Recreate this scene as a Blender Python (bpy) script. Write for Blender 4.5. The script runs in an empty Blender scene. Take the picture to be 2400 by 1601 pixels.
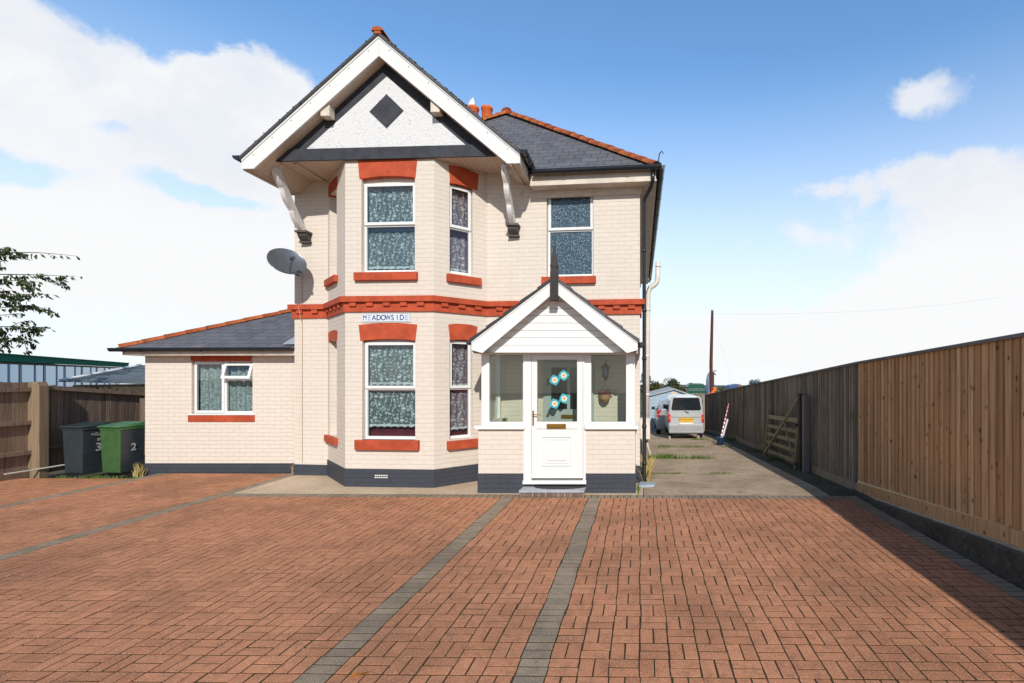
import bpy, math, random
from mathutils import Vector
R = math.radians
random.seed(7)
C = bpy.context.scene.collection
sc = bpy.context.scene

# ------------------------------------------------------------------ camera
CX, CY, F, H = 1500.0, 880.0, 1185.0, 1.9          # principal point / focal length in photo pixels (2400 wide), eye height
cam_d = bpy.data.cameras.new('camera'); cam = bpy.data.objects.new('camera', cam_d); C.objects.link(cam)
cam.location = (0, 0, H); cam.rotation_euler = (R(90), 0, 0)
cam_d.sensor_width = 36; cam_d.lens = F/2400*36
cam_d.shift_x = -(CX-1200)/2400; cam_d.shift_y = (CY-800.5)/2400
cam_d.clip_end = 3000; cam_d.clip_start = 0.05
sc.camera = cam
sc.view_settings.view_transform = 'Standard'; sc.view_settings.look = 'None'
sc.view_settings.exposure = 0.0; sc.view_settings.gamma = 1
SUN = Vector((0.22, -1.0, 0.655)).normalized()       # towards the sun
# ------------------------------------------------------------------ world
w = bpy.data.worlds.new('World'); sc.world = w; w.use_nodes = True
nt = w.node_tree; nt.nodes.clear()
def N(tree, typ, **k):
    n = tree.nodes.new(typ)
    for a, b in k.items(): setattr(n, a, b)
    return n
def M_(tree, op, *ins, clamp=False):
    n = tree.nodes.new('ShaderNodeMath'); n.operation = op; n.use_clamp = clamp
    for i, v in enumerate(ins):
        if isinstance(v, (int, float)): n.inputs[i].default_value = v
        else: tree.links.new(v, n.inputs[i])
    return n.outputs[0]
def smooth(tree, v, a, b):
    n = tree.nodes.new('ShaderNodeMapRange'); n.interpolation_type = 'SMOOTHSTEP'
    tree.links.new(v, n.inputs[0]); n.inputs[1].default_value = a; n.inputs[2].default_value = b
    return n.outputs[0]
def mixc(tree, fac, a, b, blend='MIX'):
    n = tree.nodes.new('ShaderNodeMix'); n.data_type = 'RGBA'; n.blend_type = blend
    for i, v in ((0, fac), (6, a), (7, b)):
        if isinstance(v, (int, float)): n.inputs[i].default_value = v
        elif isinstance(v, tuple): n.inputs[i].default_value = (*v, 1)
        else: tree.links.new(v, n.inputs[i])
    return n.outputs[2]
def noise(tree, vec, scale, detail=4, rough=.55, dist=0):
    n = tree.nodes.new('ShaderNodeTexNoise'); n.inputs['Scale'].default_value = scale
    n.inputs['Detail'].default_value = detail; n.inputs['Roughness'].default_value = rough
    n.inputs['Distortion'].default_value = dist
    if vec is not None: tree.links.new(vec, n.inputs['Vector'])
    return n
sky = N(nt, 'ShaderNodeTexSky', sky_type='NISHITA', sun_disc=False, sun_elevation=math.asin(SUN.z),
        sun_rotation=math.atan2(SUN.x, SUN.y), altitude=0, air_density=1.0, dust_density=0.3, ozone_density=3.0)
tc = N(nt, 'ShaderNodeTexCoord'); sep = N(nt, 'ShaderNodeSeparateXYZ'); nt.links.new(tc.outputs['Generated'], sep.inputs[0])
dx_, dy_, dz_ = sep.outputs
nz1 = noise(nt, tc.outputs['Generated'], 3.2, 7, .6)
nz2 = noise(nt, tc.outputs['Generated'], 7.0, 8, .62, .3)
nz3 = noise(nt, tc.outputs['Generated'], 2.1, 3, .5)
az = M_(nt, 'ARCTAN2', dx_, dy_); el = M_(nt, 'ARCSINE', dz_)
az = M_(nt, 'ADD', az, M_(nt, 'MULTIPLY', M_(nt, 'SUBTRACT', nz2.outputs[0], .5), .14))
elw = M_(nt, 'ADD', el, M_(nt, 'MULTIPLY', M_(nt, 'SUBTRACT', nz1.outputs[0], .5), .13))
# clouds of that day: azimuth, elevation, half widths (radians), weight
BL = [(-.95, .37, .10, .08, 1.0), (-.80, .37, .10, .06, .85), (-.66, .42, .10, .075, 1.05), (-.62, .33, .08, .08, .9), (-.74, .33, .13, .05, .6), (-.90, .27, .10, .04, .35), (-.72, .17, .28, .09, 1.2), (-.80, .33, .06, .020, -.75), (-.69, .275, .08, .016, -.75), (-.92, .245, .07, .026, -.8), (-.74, .50, .10, .04, -.6), (-.98, .43, .05, .03, .5), (-1.3, .40, .3, .2, 1.0),
      (.50, .442, .085, .034, .66), (.53, .325, .13, .042, .80), (.36, .335, .12, .022, .42), (.33, .26, .13, .03, .42), (.63, .26, .11, .04, .65),
      (.60, .15, .22, .08, 1.0), (.95, .2, .25, .12, 1.0), (.25, .06, .5, .07, .9), (-.30, .30, .03, .02, .2), (2.0, .45, .4, .12, .7), (-2.3, .35, .4, .10, .6)]
S = None
for a, e, sa, se, wt in BL:
    q = M_(nt, 'ADD', M_(nt, 'POWER', M_(nt, 'ABSOLUTE', M_(nt, 'DIVIDE', M_(nt, 'SUBTRACT', az, a), sa)), 2),
           M_(nt, 'POWER', M_(nt, 'ABSOLUTE', M_(nt, 'DIVIDE', M_(nt, 'SUBTRACT', elw, e), se)), 2))
    g = M_(nt, 'MULTIPLY', M_(nt, 'EXPONENT', M_(nt, 'MULTIPLY', q, -1)), wt)
    S = g if S is None else M_(nt, 'ADD', S, g)
nz4 = noise(nt, tc.outputs['Generated'], 22, 6, .65, .4)
S = M_(nt, 'ADD', S, M_(nt, 'MULTIPLY', M_(nt, 'SUBTRACT', nz2.outputs[0], .5), 1.25))
S = M_(nt, 'ADD', S, M_(nt, 'MULTIPLY', M_(nt, 'SUBTRACT', nz4.outputs[0], .5), .38))
cm = smooth(nt, S, .30, .62)
hz = M_(nt, 'SUBTRACT', 1, smooth(nt, el, .0, .56))
hz = M_(nt, 'POWER', hz, .9)
north = smooth(nt, dy_, -.35, .35)      # sky behind the camera made dimmer and less hazy to cut fill light
hz = M_(nt, 'MULTIPLY', hz, M_(nt, 'ADD', .35, M_(nt, 'MULTIPLY', north, .65)))
skyc = mixc(nt, 1.0, sky.outputs[0], mixc(nt, north, (.8, .9, 1.0), (1.75, 2.20, 2.35)), 'MULTIPLY')
skyc = mixc(nt, M_(nt, 'MULTIPLY', hz, .93), skyc, (9.2, 9.5, 9.9))
shade = smooth(nt, M_(nt, 'ADD', M_(nt, 'MULTIPLY', nz3.outputs[0], .6), M_(nt, 'MULTIPLY', nz2.outputs[0], .4)), .40, .58)
cloudc = mixc(nt, M_(nt, 'MULTIPLY', M_(nt, 'MULTIPLY', shade, .6), smooth(nt, el, .18, .36)), (9.6, 9.65, 9.75), (6.9, 7.6, 8.8))
col = mixc(nt, cm, skyc, cloudc)
bg = N(nt, 'ShaderNodeBackground'); bg.inputs['Strength'].default_value = 0.1
wo = N(nt, 'ShaderNodeOutputWorld'); nt.links.new(col, bg.inputs[0]); nt.links.new(bg.outputs[0], wo.inputs[0])
# ------------------------------------------------------------------ sun
sd = bpy.data.lights.new('sun', 'SUN'); sd.energy = 4.3; sd.angle = R(0.53); sd.color = (1.0, .955, .88)
so = bpy.data.objects.new('sun', sd); C.objects.link(so); so.rotation_euler = SUN.to_track_quat('Z', 'Y').to_euler(); so.location = (10, -20, 15)

# ------------------------------------------------------------------ helpers
class MB:
    def __init__(s): s.v = []; s.f = []; s.m = []; s.u = []; s.c = []
    def add(s, vs, fs, mat=0, uv=None, c=None):
        o = len(s.v); s.v += [tuple(p) for p in vs]
        for i, f in enumerate(fs):
            s.f.append([o+k for k in f]); s.m.append(mat)
            s.u.append(uv[i] if uv else None); s.c.append(.5 if c is None else c)
        return s
    def quad(s, a, b, c_, d, mat=0, uv=None, c=None): return s.add([a, b, c_, d], [(0, 1, 2, 3)], mat, [uv] if uv else None, c)
    def box(s, x0, x1, y0, y1, z0, z1, mat=0, c=None, fr=None):
        P = [(x, y, z) for z in (z0, z1) for y in (y0, y1) for x in (x0, x1)]
        if fr: P = [fr(*p) for p in P]
        return s.add(P, [(0, 2, 3, 1), (4, 5, 7, 6), (0, 1, 5, 4), (2, 6, 7, 3), (0, 4, 6, 2), (1, 3, 7, 5)], mat, None, c)
    def tube(s, pts, r, n=10, mat=0, cap=True, c=None):
        pts = [Vector(p) for p in pts]; rs = r if isinstance(r, (list, tuple)) else [r]*len(pts)
        rings = []; up = Vector((0, 0, 1)); prev = None
        for i, p in enumerate(pts):
            d = (pts[min(i+1, len(pts)-1)]-pts[max(i-1, 0)]).normalized()
            a = prev if prev else (up if abs(d.z) < .9 else Vector((1, 0, 0)))
            x = (a - d*a.dot(d)).normalized(); y = d.cross(x); prev = x
            rings.append([p+(x*math.cos(t)+y*math.sin(t))*rs[i] for t in [2*math.pi*k/n for k in range(n)]])
        vs = [q for rg in rings for q in rg]; fs = []
        for i in range(len(pts)-1):
            for k in range(n): fs.append((i*n+k, i*n+(k+1) % n, (i+1)*n+(k+1) % n, (i+1)*n+k))
        if cap: fs += [tuple(range(n))[::-1], tuple((len(pts)-1)*n+k for k in range(n))]
        return s.add(vs, fs, mat, None, c)
    def lathe(s, prof, n=20, at=(0, 0, 0), mat=0, fr=None):
        vs = []; fs = []
        for r, z in prof:
            for k in range(n):
                t = 2*math.pi*k/n; p = (at[0]+r*math.cos(t), at[1]+r*math.sin(t), at[2]+z)
                vs.append(fr(*p) if fr else p)
        for i in range(len(prof)-1):
            for k in range(n): fs.append((i*n+k, i*n+(k+1) % n, (i+1)*n+(k+1) % n, (i+1)*n+k))
        return s.add(vs, fs, mat)
    def prism(s, poly, d0, d1, fr, mat=0):   # poly in (u,z), extruded from depth d0 to d1 through frame fr(u,d,z)
        n = len(poly); vs = [fr(u, d0, z) for u, z in poly]+[fr(u, d1, z) for u, z in poly]
        fs = [tuple(range(n)), tuple(range(2*n-1, n-1, -1))]+[(i, i+n, (i+1) % n+n, (i+1) % n) for i in range(n)]
        return s.add(vs, fs, mat)
    def build(s, name, mats, parent=None, smooth=False, bevel=0, label=None, origin=None):
        mats = mats if isinstance(mats, (list, tuple)) else [mats]
        if parent is not None: org = Vector(parent['_o'])
        elif origin is not None: org = Vector(origin)
        else:
            xs = [p[0] for p in s.v]; ys = [p[1] for p in s.v]; zs = [p[2] for p in s.v]
            org = Vector(((min(xs)+max(xs))/2, (min(ys)+max(ys))/2, min(zs)))
        me = bpy.data.meshes.new(name)
        me.from_pydata([tuple(Vector(p)-org) for p in s.v], [], s.f)
        for m in mats: me.materials.append(m)
        me.polygons.foreach_set('material_index', s.m)
        if smooth: me.polygons.foreach_set('use_smooth', [True]*len(s.f))
        if any(u for u in s.u):
            l = me.uv_layers.new(name='UVMap'); k = 0
            for f, u in zip(s.f, s.u):
                for i in range(len(f)):
                    if u: l.data[k].uv = u[i]
                    k += 1
        at = me.attributes.new('rnd', 'FLOAT', 'FACE'); at.data.foreach_set('value', s.c)
        me.validate(); me.update()
        o = bpy.data.objects.new(name, me); C.objects.link(o)
        if parent is not None: o.parent = parent
        else: o.location = org
        o['_o'] = tuple(org)
        if bevel:
            b = o.modifiers.new('bevel', 'BEVEL'); b.width = bevel; b.segments = 2; b.limit_method = 'ANGLE'; b.angle_limit = R(40)
        if label: o['label'] = label
        return o
def thing(name, loc, label, cat, group=None):
    o = bpy.data.objects.new(name, None); C.objects.link(o); o.location = loc; o['_o'] = tuple(loc); o.empty_display_size = .3
    return tag(o, label, cat, group)
def tag(o, label, cat, group=None, kind=None):
    o['label'] = label; o['category'] = cat
    if group: o['group'] = group
    if kind: o['kind'] = kind
    return o
def struct(o): o['kind'] = 'structure'; return o
class Plane:    # vertical wall plane from A to B (left to right seen from outside)
    def __init__(s, A, B):
        s.A = Vector((A[0], A[1], 0)); s.B = Vector((B[0], B[1], 0)); s.d = (s.B-s.A).normalized(); s.L = (s.B-s.A).length
        s.n = Vector((s.d.y, -s.d.x, 0))
    def u(s, px):
        k = (px-CX)/F; return (k*s.A.y-s.A.x)/(s.d.x-k*s.d.y)
    def z(s, py, u): return H+(CY-py)/F*(s.A.y+s.d.y*u)
    def rect(s, px0, px1, py0, py1):
        u0, u1 = s.u(px0), s.u(px1); um = (u0+u1)/2
        return u0, u1, s.z(py1, um), s.z(py0, um)
    def __call__(s, u, d, z):           # d = outwards
        p = s.A+s.d*u+s.n*d; return (p.x, p.y, z)
def XY(x, y, z): return (x, y, z)
def wx(px, Y): return (px-CX)/F*Y
def wz(py, Y): return H+(CY-py)/F*Y

# ------------------------------------------------------------------ materials
def new_mat(name):
    m = bpy.data.materials.new(name); m.use_nodes = True; t = m.node_tree
    return m, t, t.nodes['Principled BSDF']
def plain(name, col, rough=.5, metal=0, var=.12, nscale=6, bump=0, bscale=60, spec=.5, coat=0):
    m, t, b = new_mat(name)
    tc = N(t, 'ShaderNodeTexCoord')
    n = noise(t, tc.outputs['Object'], nscale, 6, .6)
    lo = tuple(c*(1-var) for c in col); hi = tuple(min(1, c*(1+var)) for c in col)
    t.links.new(mixc(t, smooth(t, n.outputs[0], .3, .7), lo, hi), b.inputs['Base Color'])
    b.inputs['Roughness'].default_value = rough; b.inputs['Metallic'].default_value = metal
    b.inputs['Specular IOR Level'].default_value = spec; b.inputs['Coat Weight'].default_value = coat
    if bump:
        n2 = noise(t, tc.outputs['Object'], bscale, 4, .6)
        bp = N(t, 'ShaderNodeBump'); bp.inputs['Strength'].default_value = bump; bp.inputs['Distance'].default_value = .01
        t.links.new(n2.outputs[0], bp.inputs['Height']); t.links.new(bp.outputs[0], b.inputs['Normal'])
    return m
def painted_brick(name, col, mortar, stain=(.50, .38, .27), row=.078, bw=.232, soot=.15):
    m, t, b = new_mat(name)
    uv = N(t, 'ShaderNodeTexCoord'); br = N(t, 'ShaderNodeTexBrick')
    nzv = noise(t, uv.outputs['Object'], 9, 3); add = N(t, 'ShaderNodeVectorMath', operation='MULTIPLY_ADD')
    t.links.new(nzv.outputs['Color'], add.inputs[0]); add.inputs[1].default_value = (.012, .012, 0); t.links.new(uv.outputs['UV'], add.inputs[2])
    t.links.new(add.outputs[0], br.inputs['Vector'])
    br.inputs['Scale'].default_value = 1; br.inputs['Brick Width'].default_value = bw; br.inputs['Row Height'].default_value = row
    br.inputs['Mortar Size'].default_value = .0055; br.inputs['Mortar Smooth'].default_value = .6; br.inputs['Bias'].default_value = 0
    br.inputs['Color1'].default_value = (*col, 1); br.inputs['Color2'].default_value = (*[c*.965 for c in col], 1); br.inputs['Mortar'].default_value = (*mortar, 1)
    n = noise(t, uv.outputs['Object'], 1.6, 7, .65); n2 = noise(t, uv.outputs['Object'], 22, 5, .7)
    c = mixc(t, M_(t, 'MULTIPLY', smooth(t, n.outputs[0], .45, .8), soot), br.outputs[0], stain)
    c = mixc(t, M_(t, 'MULTIPLY', smooth(t, n2.outputs[0], .55, .75), .10), c, tuple(x*.72 for x in col))
    spv = N(t, 'ShaderNodeSeparateXYZ'); t.links.new(add.outputs[0], spv.inputs[0]); fy = M_(t, 'FRACT', M_(t, 'DIVIDE', spv.outputs[1], row))
    bed = M_(t, 'SUBTRACT', 1, smooth(t, M_(t, 'ABSOLUTE', M_(t, 'SUBTRACT', fy, .03)), .02, .10)); n5 = noise(t, uv.outputs['Object'], 6, 4, .6)
    c = mixc(t, M_(t, 'MULTIPLY', M_(t, 'MULTIPLY', bed, smooth(t, n5.outputs[0], .38, .62)), .42), c, tuple(x*.58 for x in col))
    mps = N(t, 'ShaderNodeMapping'); mps.inputs['Scale'].default_value = (7, 7, .45); t.links.new(uv.outputs['Object'], mps.inputs[0]); n6 = noise(t, mps.outputs[0], 1, 5, .6)
    c = mixc(t, M_(t, 'MULTIPLY', smooth(t, n6.outputs[0], .56, .78), .16), c, stain)
    t.links.new(c, b.inputs['Base Color']); b.inputs['Roughness'].default_value = .62; b.inputs['Specular IOR Level'].default_value = .25
    h = M_(t, 'ADD', M_(t, 'MULTIPLY', br.outputs['Fac'], -1), M_(t, 'MULTIPLY', n2.outputs[0], .45))
    bp = N(t, 'ShaderNodeBump'); bp.inputs['Strength'].default_value = .55; bp.inputs['Distance'].default_value = .006
    t.links.new(h, bp.inputs['Height']); t.links.new(bp.outputs[0], b.inputs['Normal'])
    return m
def slate(name, col):
    m, t, b = new_mat(name)
    uv = N(t, 'ShaderNodeTexCoord'); br = N(t, 'ShaderNodeTexBrick'); t.links.new(uv.outputs['UV'], br.inputs['Vector'])
    br.inputs['Scale'].default_value = 1; br.inputs['Brick Width'].default_value = .30; br.inputs['Row Height'].default_value = .20
    br.inputs['Mortar Size'].default_value = .006; br.inputs['Mortar Smooth'].default_value = .1
    br.inputs['Color1'].default_value = (*col, 1); br.inputs['Color2'].default_value = (*[c*.72 for c in col], 1); br.inputs['Mortar'].default_value = (.018, .018, .02, 1)
    n = noise(t, uv.outputs['Object'], 5, 6); vo = noise(t, uv.outputs['Object'], 7.5, 3, .5)
    c = mixc(t, M_(t, 'MULTIPLY', smooth(t, n.outputs[0], .4, .8), .4), br.outputs[0], tuple(x*1.5 for x in col))
    c = mixc(t, smooth(t, vo.outputs[0], .69, .72), c, (.38, .17, .03))
    t.links.new(c, b.inputs['Base Color']); b.inputs['Roughness'].default_value = .6
    # each course tilts up to its lower edge
    sp = N(t, 'ShaderNodeSeparateXYZ'); t.links.new(uv.outputs['UV'], sp.inputs[0])
    fr = M_(t, 'FRACT', M_(t, 'DIVIDE', sp.outputs[1], .20))
    h = M_(t, 'ADD', M_(t, 'MULTIPLY', fr, -1), M_(t, 'MULTIPLY', br.outputs['Fac'], -.5))
    bp = N(t, 'ShaderNodeBump'); bp.inputs['Strength'].default_value = .8; bp.inputs['Distance'].default_value = .012
    t.links.new(h, bp.inputs['Height']); t.links.new(bp.outputs[0], b.inputs['Normal'])
    return m
def paver_mat(name, cols, speck):
    m, t, b = new_mat(name)
    tc = N(t, 'ShaderNodeTexCoord'); a = N(t, 'ShaderNodeAttribute', attribute_name='rnd')
    rp = N(t, 'ShaderNodeValToRGB'); t.links.new(a.outputs['Fac'], rp.inputs[0]); e = rp.color_ramp.elements
    e[0].color = (*cols[0], 1); e[1].color = (*cols[-1], 1)
    for i, c in enumerate(cols[1:-1]): x = e.new((i+1)/(len(cols)-1)); x.color = (*c, 1)
    n1 = noise(t, tc.outputs['Object'], .7, 6, .65); n2 = noise(t, tc.outputs['Object'], 120, 3, .75); n3 = noise(t, tc.outputs['Object'], 11, 6, .7); n4 = noise(t, tc.outputs['Object'], 45, 4, .7)
    c = mixc(t, M_(t, 'MULTIPLY', smooth(t, n1.outputs[0], .44, .62), .58), rp.outputs[0], tuple(x*.45 for x in cols[1]))
    c = mixc(t, M_(t, 'MULTIPLY', smooth(t, n3.outputs[0], .46, .66), .60), c, (cols[0][0]*.55, cols[0][1]*.62, cols[0][2]*.75))
    c = mixc(t, M_(t, 'MULTIPLY', smooth(t, n4.outputs[0], .52, .70), .35), c, speck)
    c = mixc(t, M_(t, 'MULTIPLY', smooth(t, n2.outputs[0], .54, .68), .75), c, speck)
    c = mixc(t, M_(t, 'MULTIPLY', M_(t, 'SUBTRACT', 1, smooth(t, n2.outputs[0], .32, .46)), .65), c, tuple(x*.22 for x in cols[0]))
    t.links.new(c, b.inputs['Base Color']); b.inputs['Roughness'].default_value = .85; b.inputs['Specular IOR Level'].default_value = .2
    bp = N(t, 'ShaderNodeBump'); bp.inputs['Strength'].default_value = .5; bp.inputs['Distance'].default_value = .003
    t.links.new(n2.outputs[0], bp.inputs['Height']); t.links.new(bp.outputs[0], b.inputs['Normal'])
    return m
def ground_mat(name, a_, b_, c_, scale=1.2, bump=.4, fine=60):
    m, t, b = new_mat(name); tc = N(t, 'ShaderNodeTexCoord')
    n1 = noise(t, tc.outputs['Object'], scale, 8, .65, .3); n2 = noise(t, tc.outputs['Object'], fine, 4, .7); n3 = noise(t, tc.outputs['Object'], scale*5, 6, .7)
    c = mixc(t, smooth(t, n1.outputs[0], .35, .65), a_, b_)
    c = mixc(t, M_(t, 'MULTIPLY', smooth(t, n3.outputs[0], .5, .72), .75), c, c_)
    c = mixc(t, M_(t, 'MULTIPLY', smooth(t, n2.outputs[0], .45, .7), .45), c, tuple(min(1, x*1.7) for x in a_))
    t.links.new(c, b.inputs['Base Color']); b.inputs['Roughness'].default_value = .9; b.inputs['Specular IOR Level'].default_value = .15
    bp = N(t, 'ShaderNodeBump'); bp.inputs['Strength'].default_value = bump; bp.inputs['Distance'].default_value = .01
    t.links.new(M_(t, 'ADD', n2.outputs[0], n3.outputs[0]), bp.inputs['Height']); t.links.new(bp.outputs[0], b.inputs['Normal'])
    return m
def wood(name, cols, knots=None, algae=None, grain=.5, rough=.75):
    m, t, b = new_mat(name); tc = N(t, 'ShaderNodeTexCoord'); a = N(t, 'ShaderNodeAttribute', attribute_name='rnd')
    mp = N(t, 'ShaderNodeMapping'); mp.inputs['Scale'].default_value = (28, 28, 1.3); t.links.new(tc.outputs['Object'], mp.inputs[0])
    # shift the grain board by board
    cb = N(t, 'ShaderNodeCombineXYZ'); t.links.new(M_(t, 'MULTIPLY', a.outputs['Fac'], 37), cb.inputs[2]); t.links.new(cb.outputs[0], mp.inputs['Location'])
    n1 = noise(t, mp.outputs[0], 1, 6, .6, .4)
    rp = N(t, 'ShaderNodeValToRGB'); t.links.new(a.outputs['Fac'], rp.inputs[0]); e = rp.color_ramp.elements
    e[0].color = (*cols[0], 1); e[1].color = (*cols[-1], 1)
    for i, c in enumerate(cols[1:-1]): x = e.new((i+1)/(len(cols)-1)); x.color = (*c, 1)
    c = mixc(t, M_(t, 'MULTIPLY', smooth(t, n1.outputs[0], .4, .7), grain), rp.outputs[0], tuple(x*.45 for x in cols[0]))
    if knots:
        mk = N(t, 'ShaderNodeMapping'); mk.inputs['Scale'].default_value = (8, 8, 6); t.links.new(tc.outputs['Object'], mk.inputs[0]); 
        vo = N(t, 'ShaderNodeTexVoronoi'); vo.inputs['Scale'].default_value = 1; t.links.new(mk.outputs[0], vo.inputs['Vector'])
        spk = M_(t, 'SUBTRACT', 1, smooth(t, vo.outputs['Distance'], .06, .24))
        c = mixc(t, M_(t, 'MULTIPLY', spk, .8), c, knots)
    if algae:
        n3 = noise(t, tc.outputs['Object'], 1.1, 6, .65)
        c = mixc(t, M_(t, 'MULTIPLY', smooth(t, n3.outputs[0], .48, .66), .7), c, algae)
    n4 = noise(t, tc.outputs['Object'], .8, 3)
    c = mixc(t, M_(t, 'MULTIPLY', smooth(t, n4.outputs[0], .5, .7), .25), c, tuple(x*1.5 for x in cols[0]))
    t.links.new(c, b.inputs['Base Color']); b.inputs['Roughness'].default_value = rough; b.inputs['Specular IOR Level'].default_value = .25
    bp = N(t, 'ShaderNodeBump'); bp.inputs['Strength'].default_value = .5; bp.inputs['Distance'].default_value = .004
    t.links.new(n1.outputs[0], bp.inputs['Height']); t.links.new(bp.outputs[0], b.inputs['Normal'])
    return m
def glass(name, tint=(.86, .93, .93), refl=.05, rough=.01):
    m, t, b = new_mat(name); t.nodes.remove(b)
    tr = N(t, 'ShaderNodeBsdfTransparent'); tr.inputs[0].default_value = (*tint, 1)
    gl = N(t, 'ShaderNodeBsdfGlossy'); gl.inputs['Roughness'].default_value = rough; gl.inputs[0].default_value = (.9, .95, 1, 1)
    lw = N(t, 'ShaderNodeLayerWeight'); lw.inputs[0].default_value = .5      # Schlick reflectance, the same from both sides
    sch = M_(t, 'ADD', .05, M_(t, 'MULTIPLY', M_(t, 'POWER', lw.outputs['Facing'], 5), .9))
    mx = N(t, 'ShaderNodeMixShader'); t.links.new(M_(t, 'ADD', sch, refl, clamp=True), mx.inputs[0])
    t.links.new(tr.outputs[0], mx.inputs[1]); t.links.new(gl.outputs[0], mx.inputs[2])
    t.links.new(mx.outputs[0], t.nodes['Material Output'].inputs[0]); return m
CREAM = painted_brick('cream_painted_brick', (.68, .605, .525), (.62, .545, .465))
CREAM2 = painted_brick('cream_painted_brick_extension', (.69, .61, .53), (.58, .495, .41), soot=.10)
PLINTH = painted_brick('charcoal_painted_brick', (.050, .055, .070), (.040, .043, .052), stain=(.09, .09, .10), soot=.3)
RED = plain('red_masonry_paint', (.43, .075, .032), .65, var=.18, nscale=5, bump=.25, bscale=90, spec=.2)
WHITE = plain('white_upvc', (.74, .74, .725), .28, var=.02)
OFFW = plain('cream_aged_paint', (.62, .545, .46), .55, var=.12, nscale=5, spec=.3)
GUT = plain('black_gutter_plastic', (.018, .022, .028), .22, var=.15)
BLACKP = plain('charcoal_render', (.045, .048, .058), .75, var=.2, bump=.3, spec=.25)
SLATE = slate('slate', (.125, .125, .135)); 
TILE = plain('terracotta_ridge', (.34, .095, .035), .8, var=.35, nscale=9, bump=.4, bscale=40, spec=.2)
POT = plain('orange_clay', (.60, .12, .03), .7, var=.12, spec=.25)
GLASS = glass('window_glass'); GLASSP = glass('porch_glass', (.83, .89, .83), .015)
BRASS = plain('brass', (.42, .23, .05), .3, metal=.9, var=.15)
GREYM = plain('grey_dish_metal', (.16, .18, .21), .32, metal=.6, var=.1)
LEADG = plain('lead_grey', (.30, .33, .37), .6, var=.15)
CONC = ground_mat('drive_concrete', (.43, .325, .22), (.30, .22, .145), (.12, .09, .058), 1.3, .6, 55)
APRON = ground_mat('apron_concrete', (.56, .44, .31), (.46, .34, .23), (.30, .25, .18), 1.4, .4, 60)
# pebbledash
m, t, b = new_mat('white_pebbledash'); tc = N(t, 'ShaderNodeTexCoord'); n = noise(t, tc.outputs['Object'], 42, 5, .7); n2 = noise(t, tc.outputs['Object'], 24, 2, .6)
c = mixc(t, M_(t, 'MULTIPLY', smooth(t, n.outputs[0], .55, .66), .6), (.74, .74, .74), (.25, .25, .27)); t.links.new(c, b.inputs['Base Color']); b.inputs['Roughness'].default_value = .8
bp = N(t, 'ShaderNodeBump'); bp.inputs['Strength'].default_value = 1; bp.inputs['Distance'].default_value = .018; t.links.new(n.outputs[0], bp.inputs['Height']); t.links.new(bp.outputs[0], b.inputs['Normal'])
DASH = m
# white cladding / soffit boards with grooves: real geometry is used for cladding, a groove pattern for soffit
def boards(name, col, axis, pitch):
    m, t, b = new_mat(name); tc = N(t, 'ShaderNodeTexCoord'); sp = N(t, 'ShaderNodeSeparateXYZ'); t.links.new(tc.outputs['Object'], sp.inputs[0])
    f = M_(t, 'FRACT', M_(t, 'DIVIDE', sp.outputs[axis], pitch)); g = M_(t, 'SUBTRACT', 1, smooth(t, f, .03, .09))
    n = noise(t, tc.outputs['Object'], 4, 5)
    c = mixc(t, M_(t, 'MULTIPLY', g, .6), mixc(t, n.outputs[0], tuple(x*.85 for x in col), col), tuple(x*.35 for x in col))
    t.links.new(c, b.inputs['Base Color']); b.inputs['Roughness'].default_value = .55
    bp = N(t, 'ShaderNodeBump'); bp.inputs['Strength'].default_value = .6; bp.inputs['Distance'].default_value = .01; bp.invert = True
    t.links.new(g, bp.inputs['Height']); t.links.new(bp.outputs[0], b.inputs['Normal']); return m
SOFFIT = boards('cream_soffit_boards', (.66, .54, .42), 1, .10); SOFFITX = boards('cream_soffit_boards_flat', (.66, .54, .42), 0, .10)
# speckled obscured glass
m, t, b = new_mat('obscured_glass'); tc = N(t, 'ShaderNodeTexCoord'); mp = N(t, 'ShaderNodeMapping'); t.links.new(tc.outputs['Object'], mp.inputs[0])
mp.inputs['Rotation'].default_value = (0, R(35), 0); mp.inputs['Scale'].default_value = (34, 34, 60)
vo = N(t, 'ShaderNodeTexVoronoi'); vo.inputs['Scale'].default_value = 1; t.links.new(mp.outputs[0], vo.inputs['Vector']); n = noise(t, tc.outputs['Object'], 5, 3)
sp_ = M_(t, 'SUBTRACT', 1, smooth(t, vo.outputs['Distance'], .12, .34))
c = mixc(t, n.outputs[0], (.03, .06, .09), (.06, .10, .13)); c = mixc(t, M_(t, 'MULTIPLY', sp_, .85), c, (.50, .60, .66))
t.links.new(c, b.inputs['Base Color']); b.inputs['Roughness'].default_value = .22
bp = N(t, 'ShaderNodeBump'); bp.inputs['Strength'].default_value = .4; bp.inputs['Distance'].default_value = .004; t.links.new(sp_, bp.inputs['Height']); t.links.new(bp.outputs[0], b.inputs['Normal'])
OBSC = m
def cloth(name, c0): return plain(name, c0, .9, var=.25, nscale=14, spec=.1)
NET = cloth('net_teal', (.105, .135, .14)); NETLEAF = cloth('net_leaf', (.42, .48, .48)); NETP = cloth('net_plum', (.19, .13, .15)); NETLEAFP = cloth('net_leaf_pale', (.46, .46, .48))
DRAPE = cloth('burgundy_drape', (.10, .015, .025)); NAVYD = cloth('navy_drape', (.015, .03, .05))

NETSOFT = plain('net_soft', (.25, .30, .30), .9, var=.45, nscale=26, spec=.1)

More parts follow.
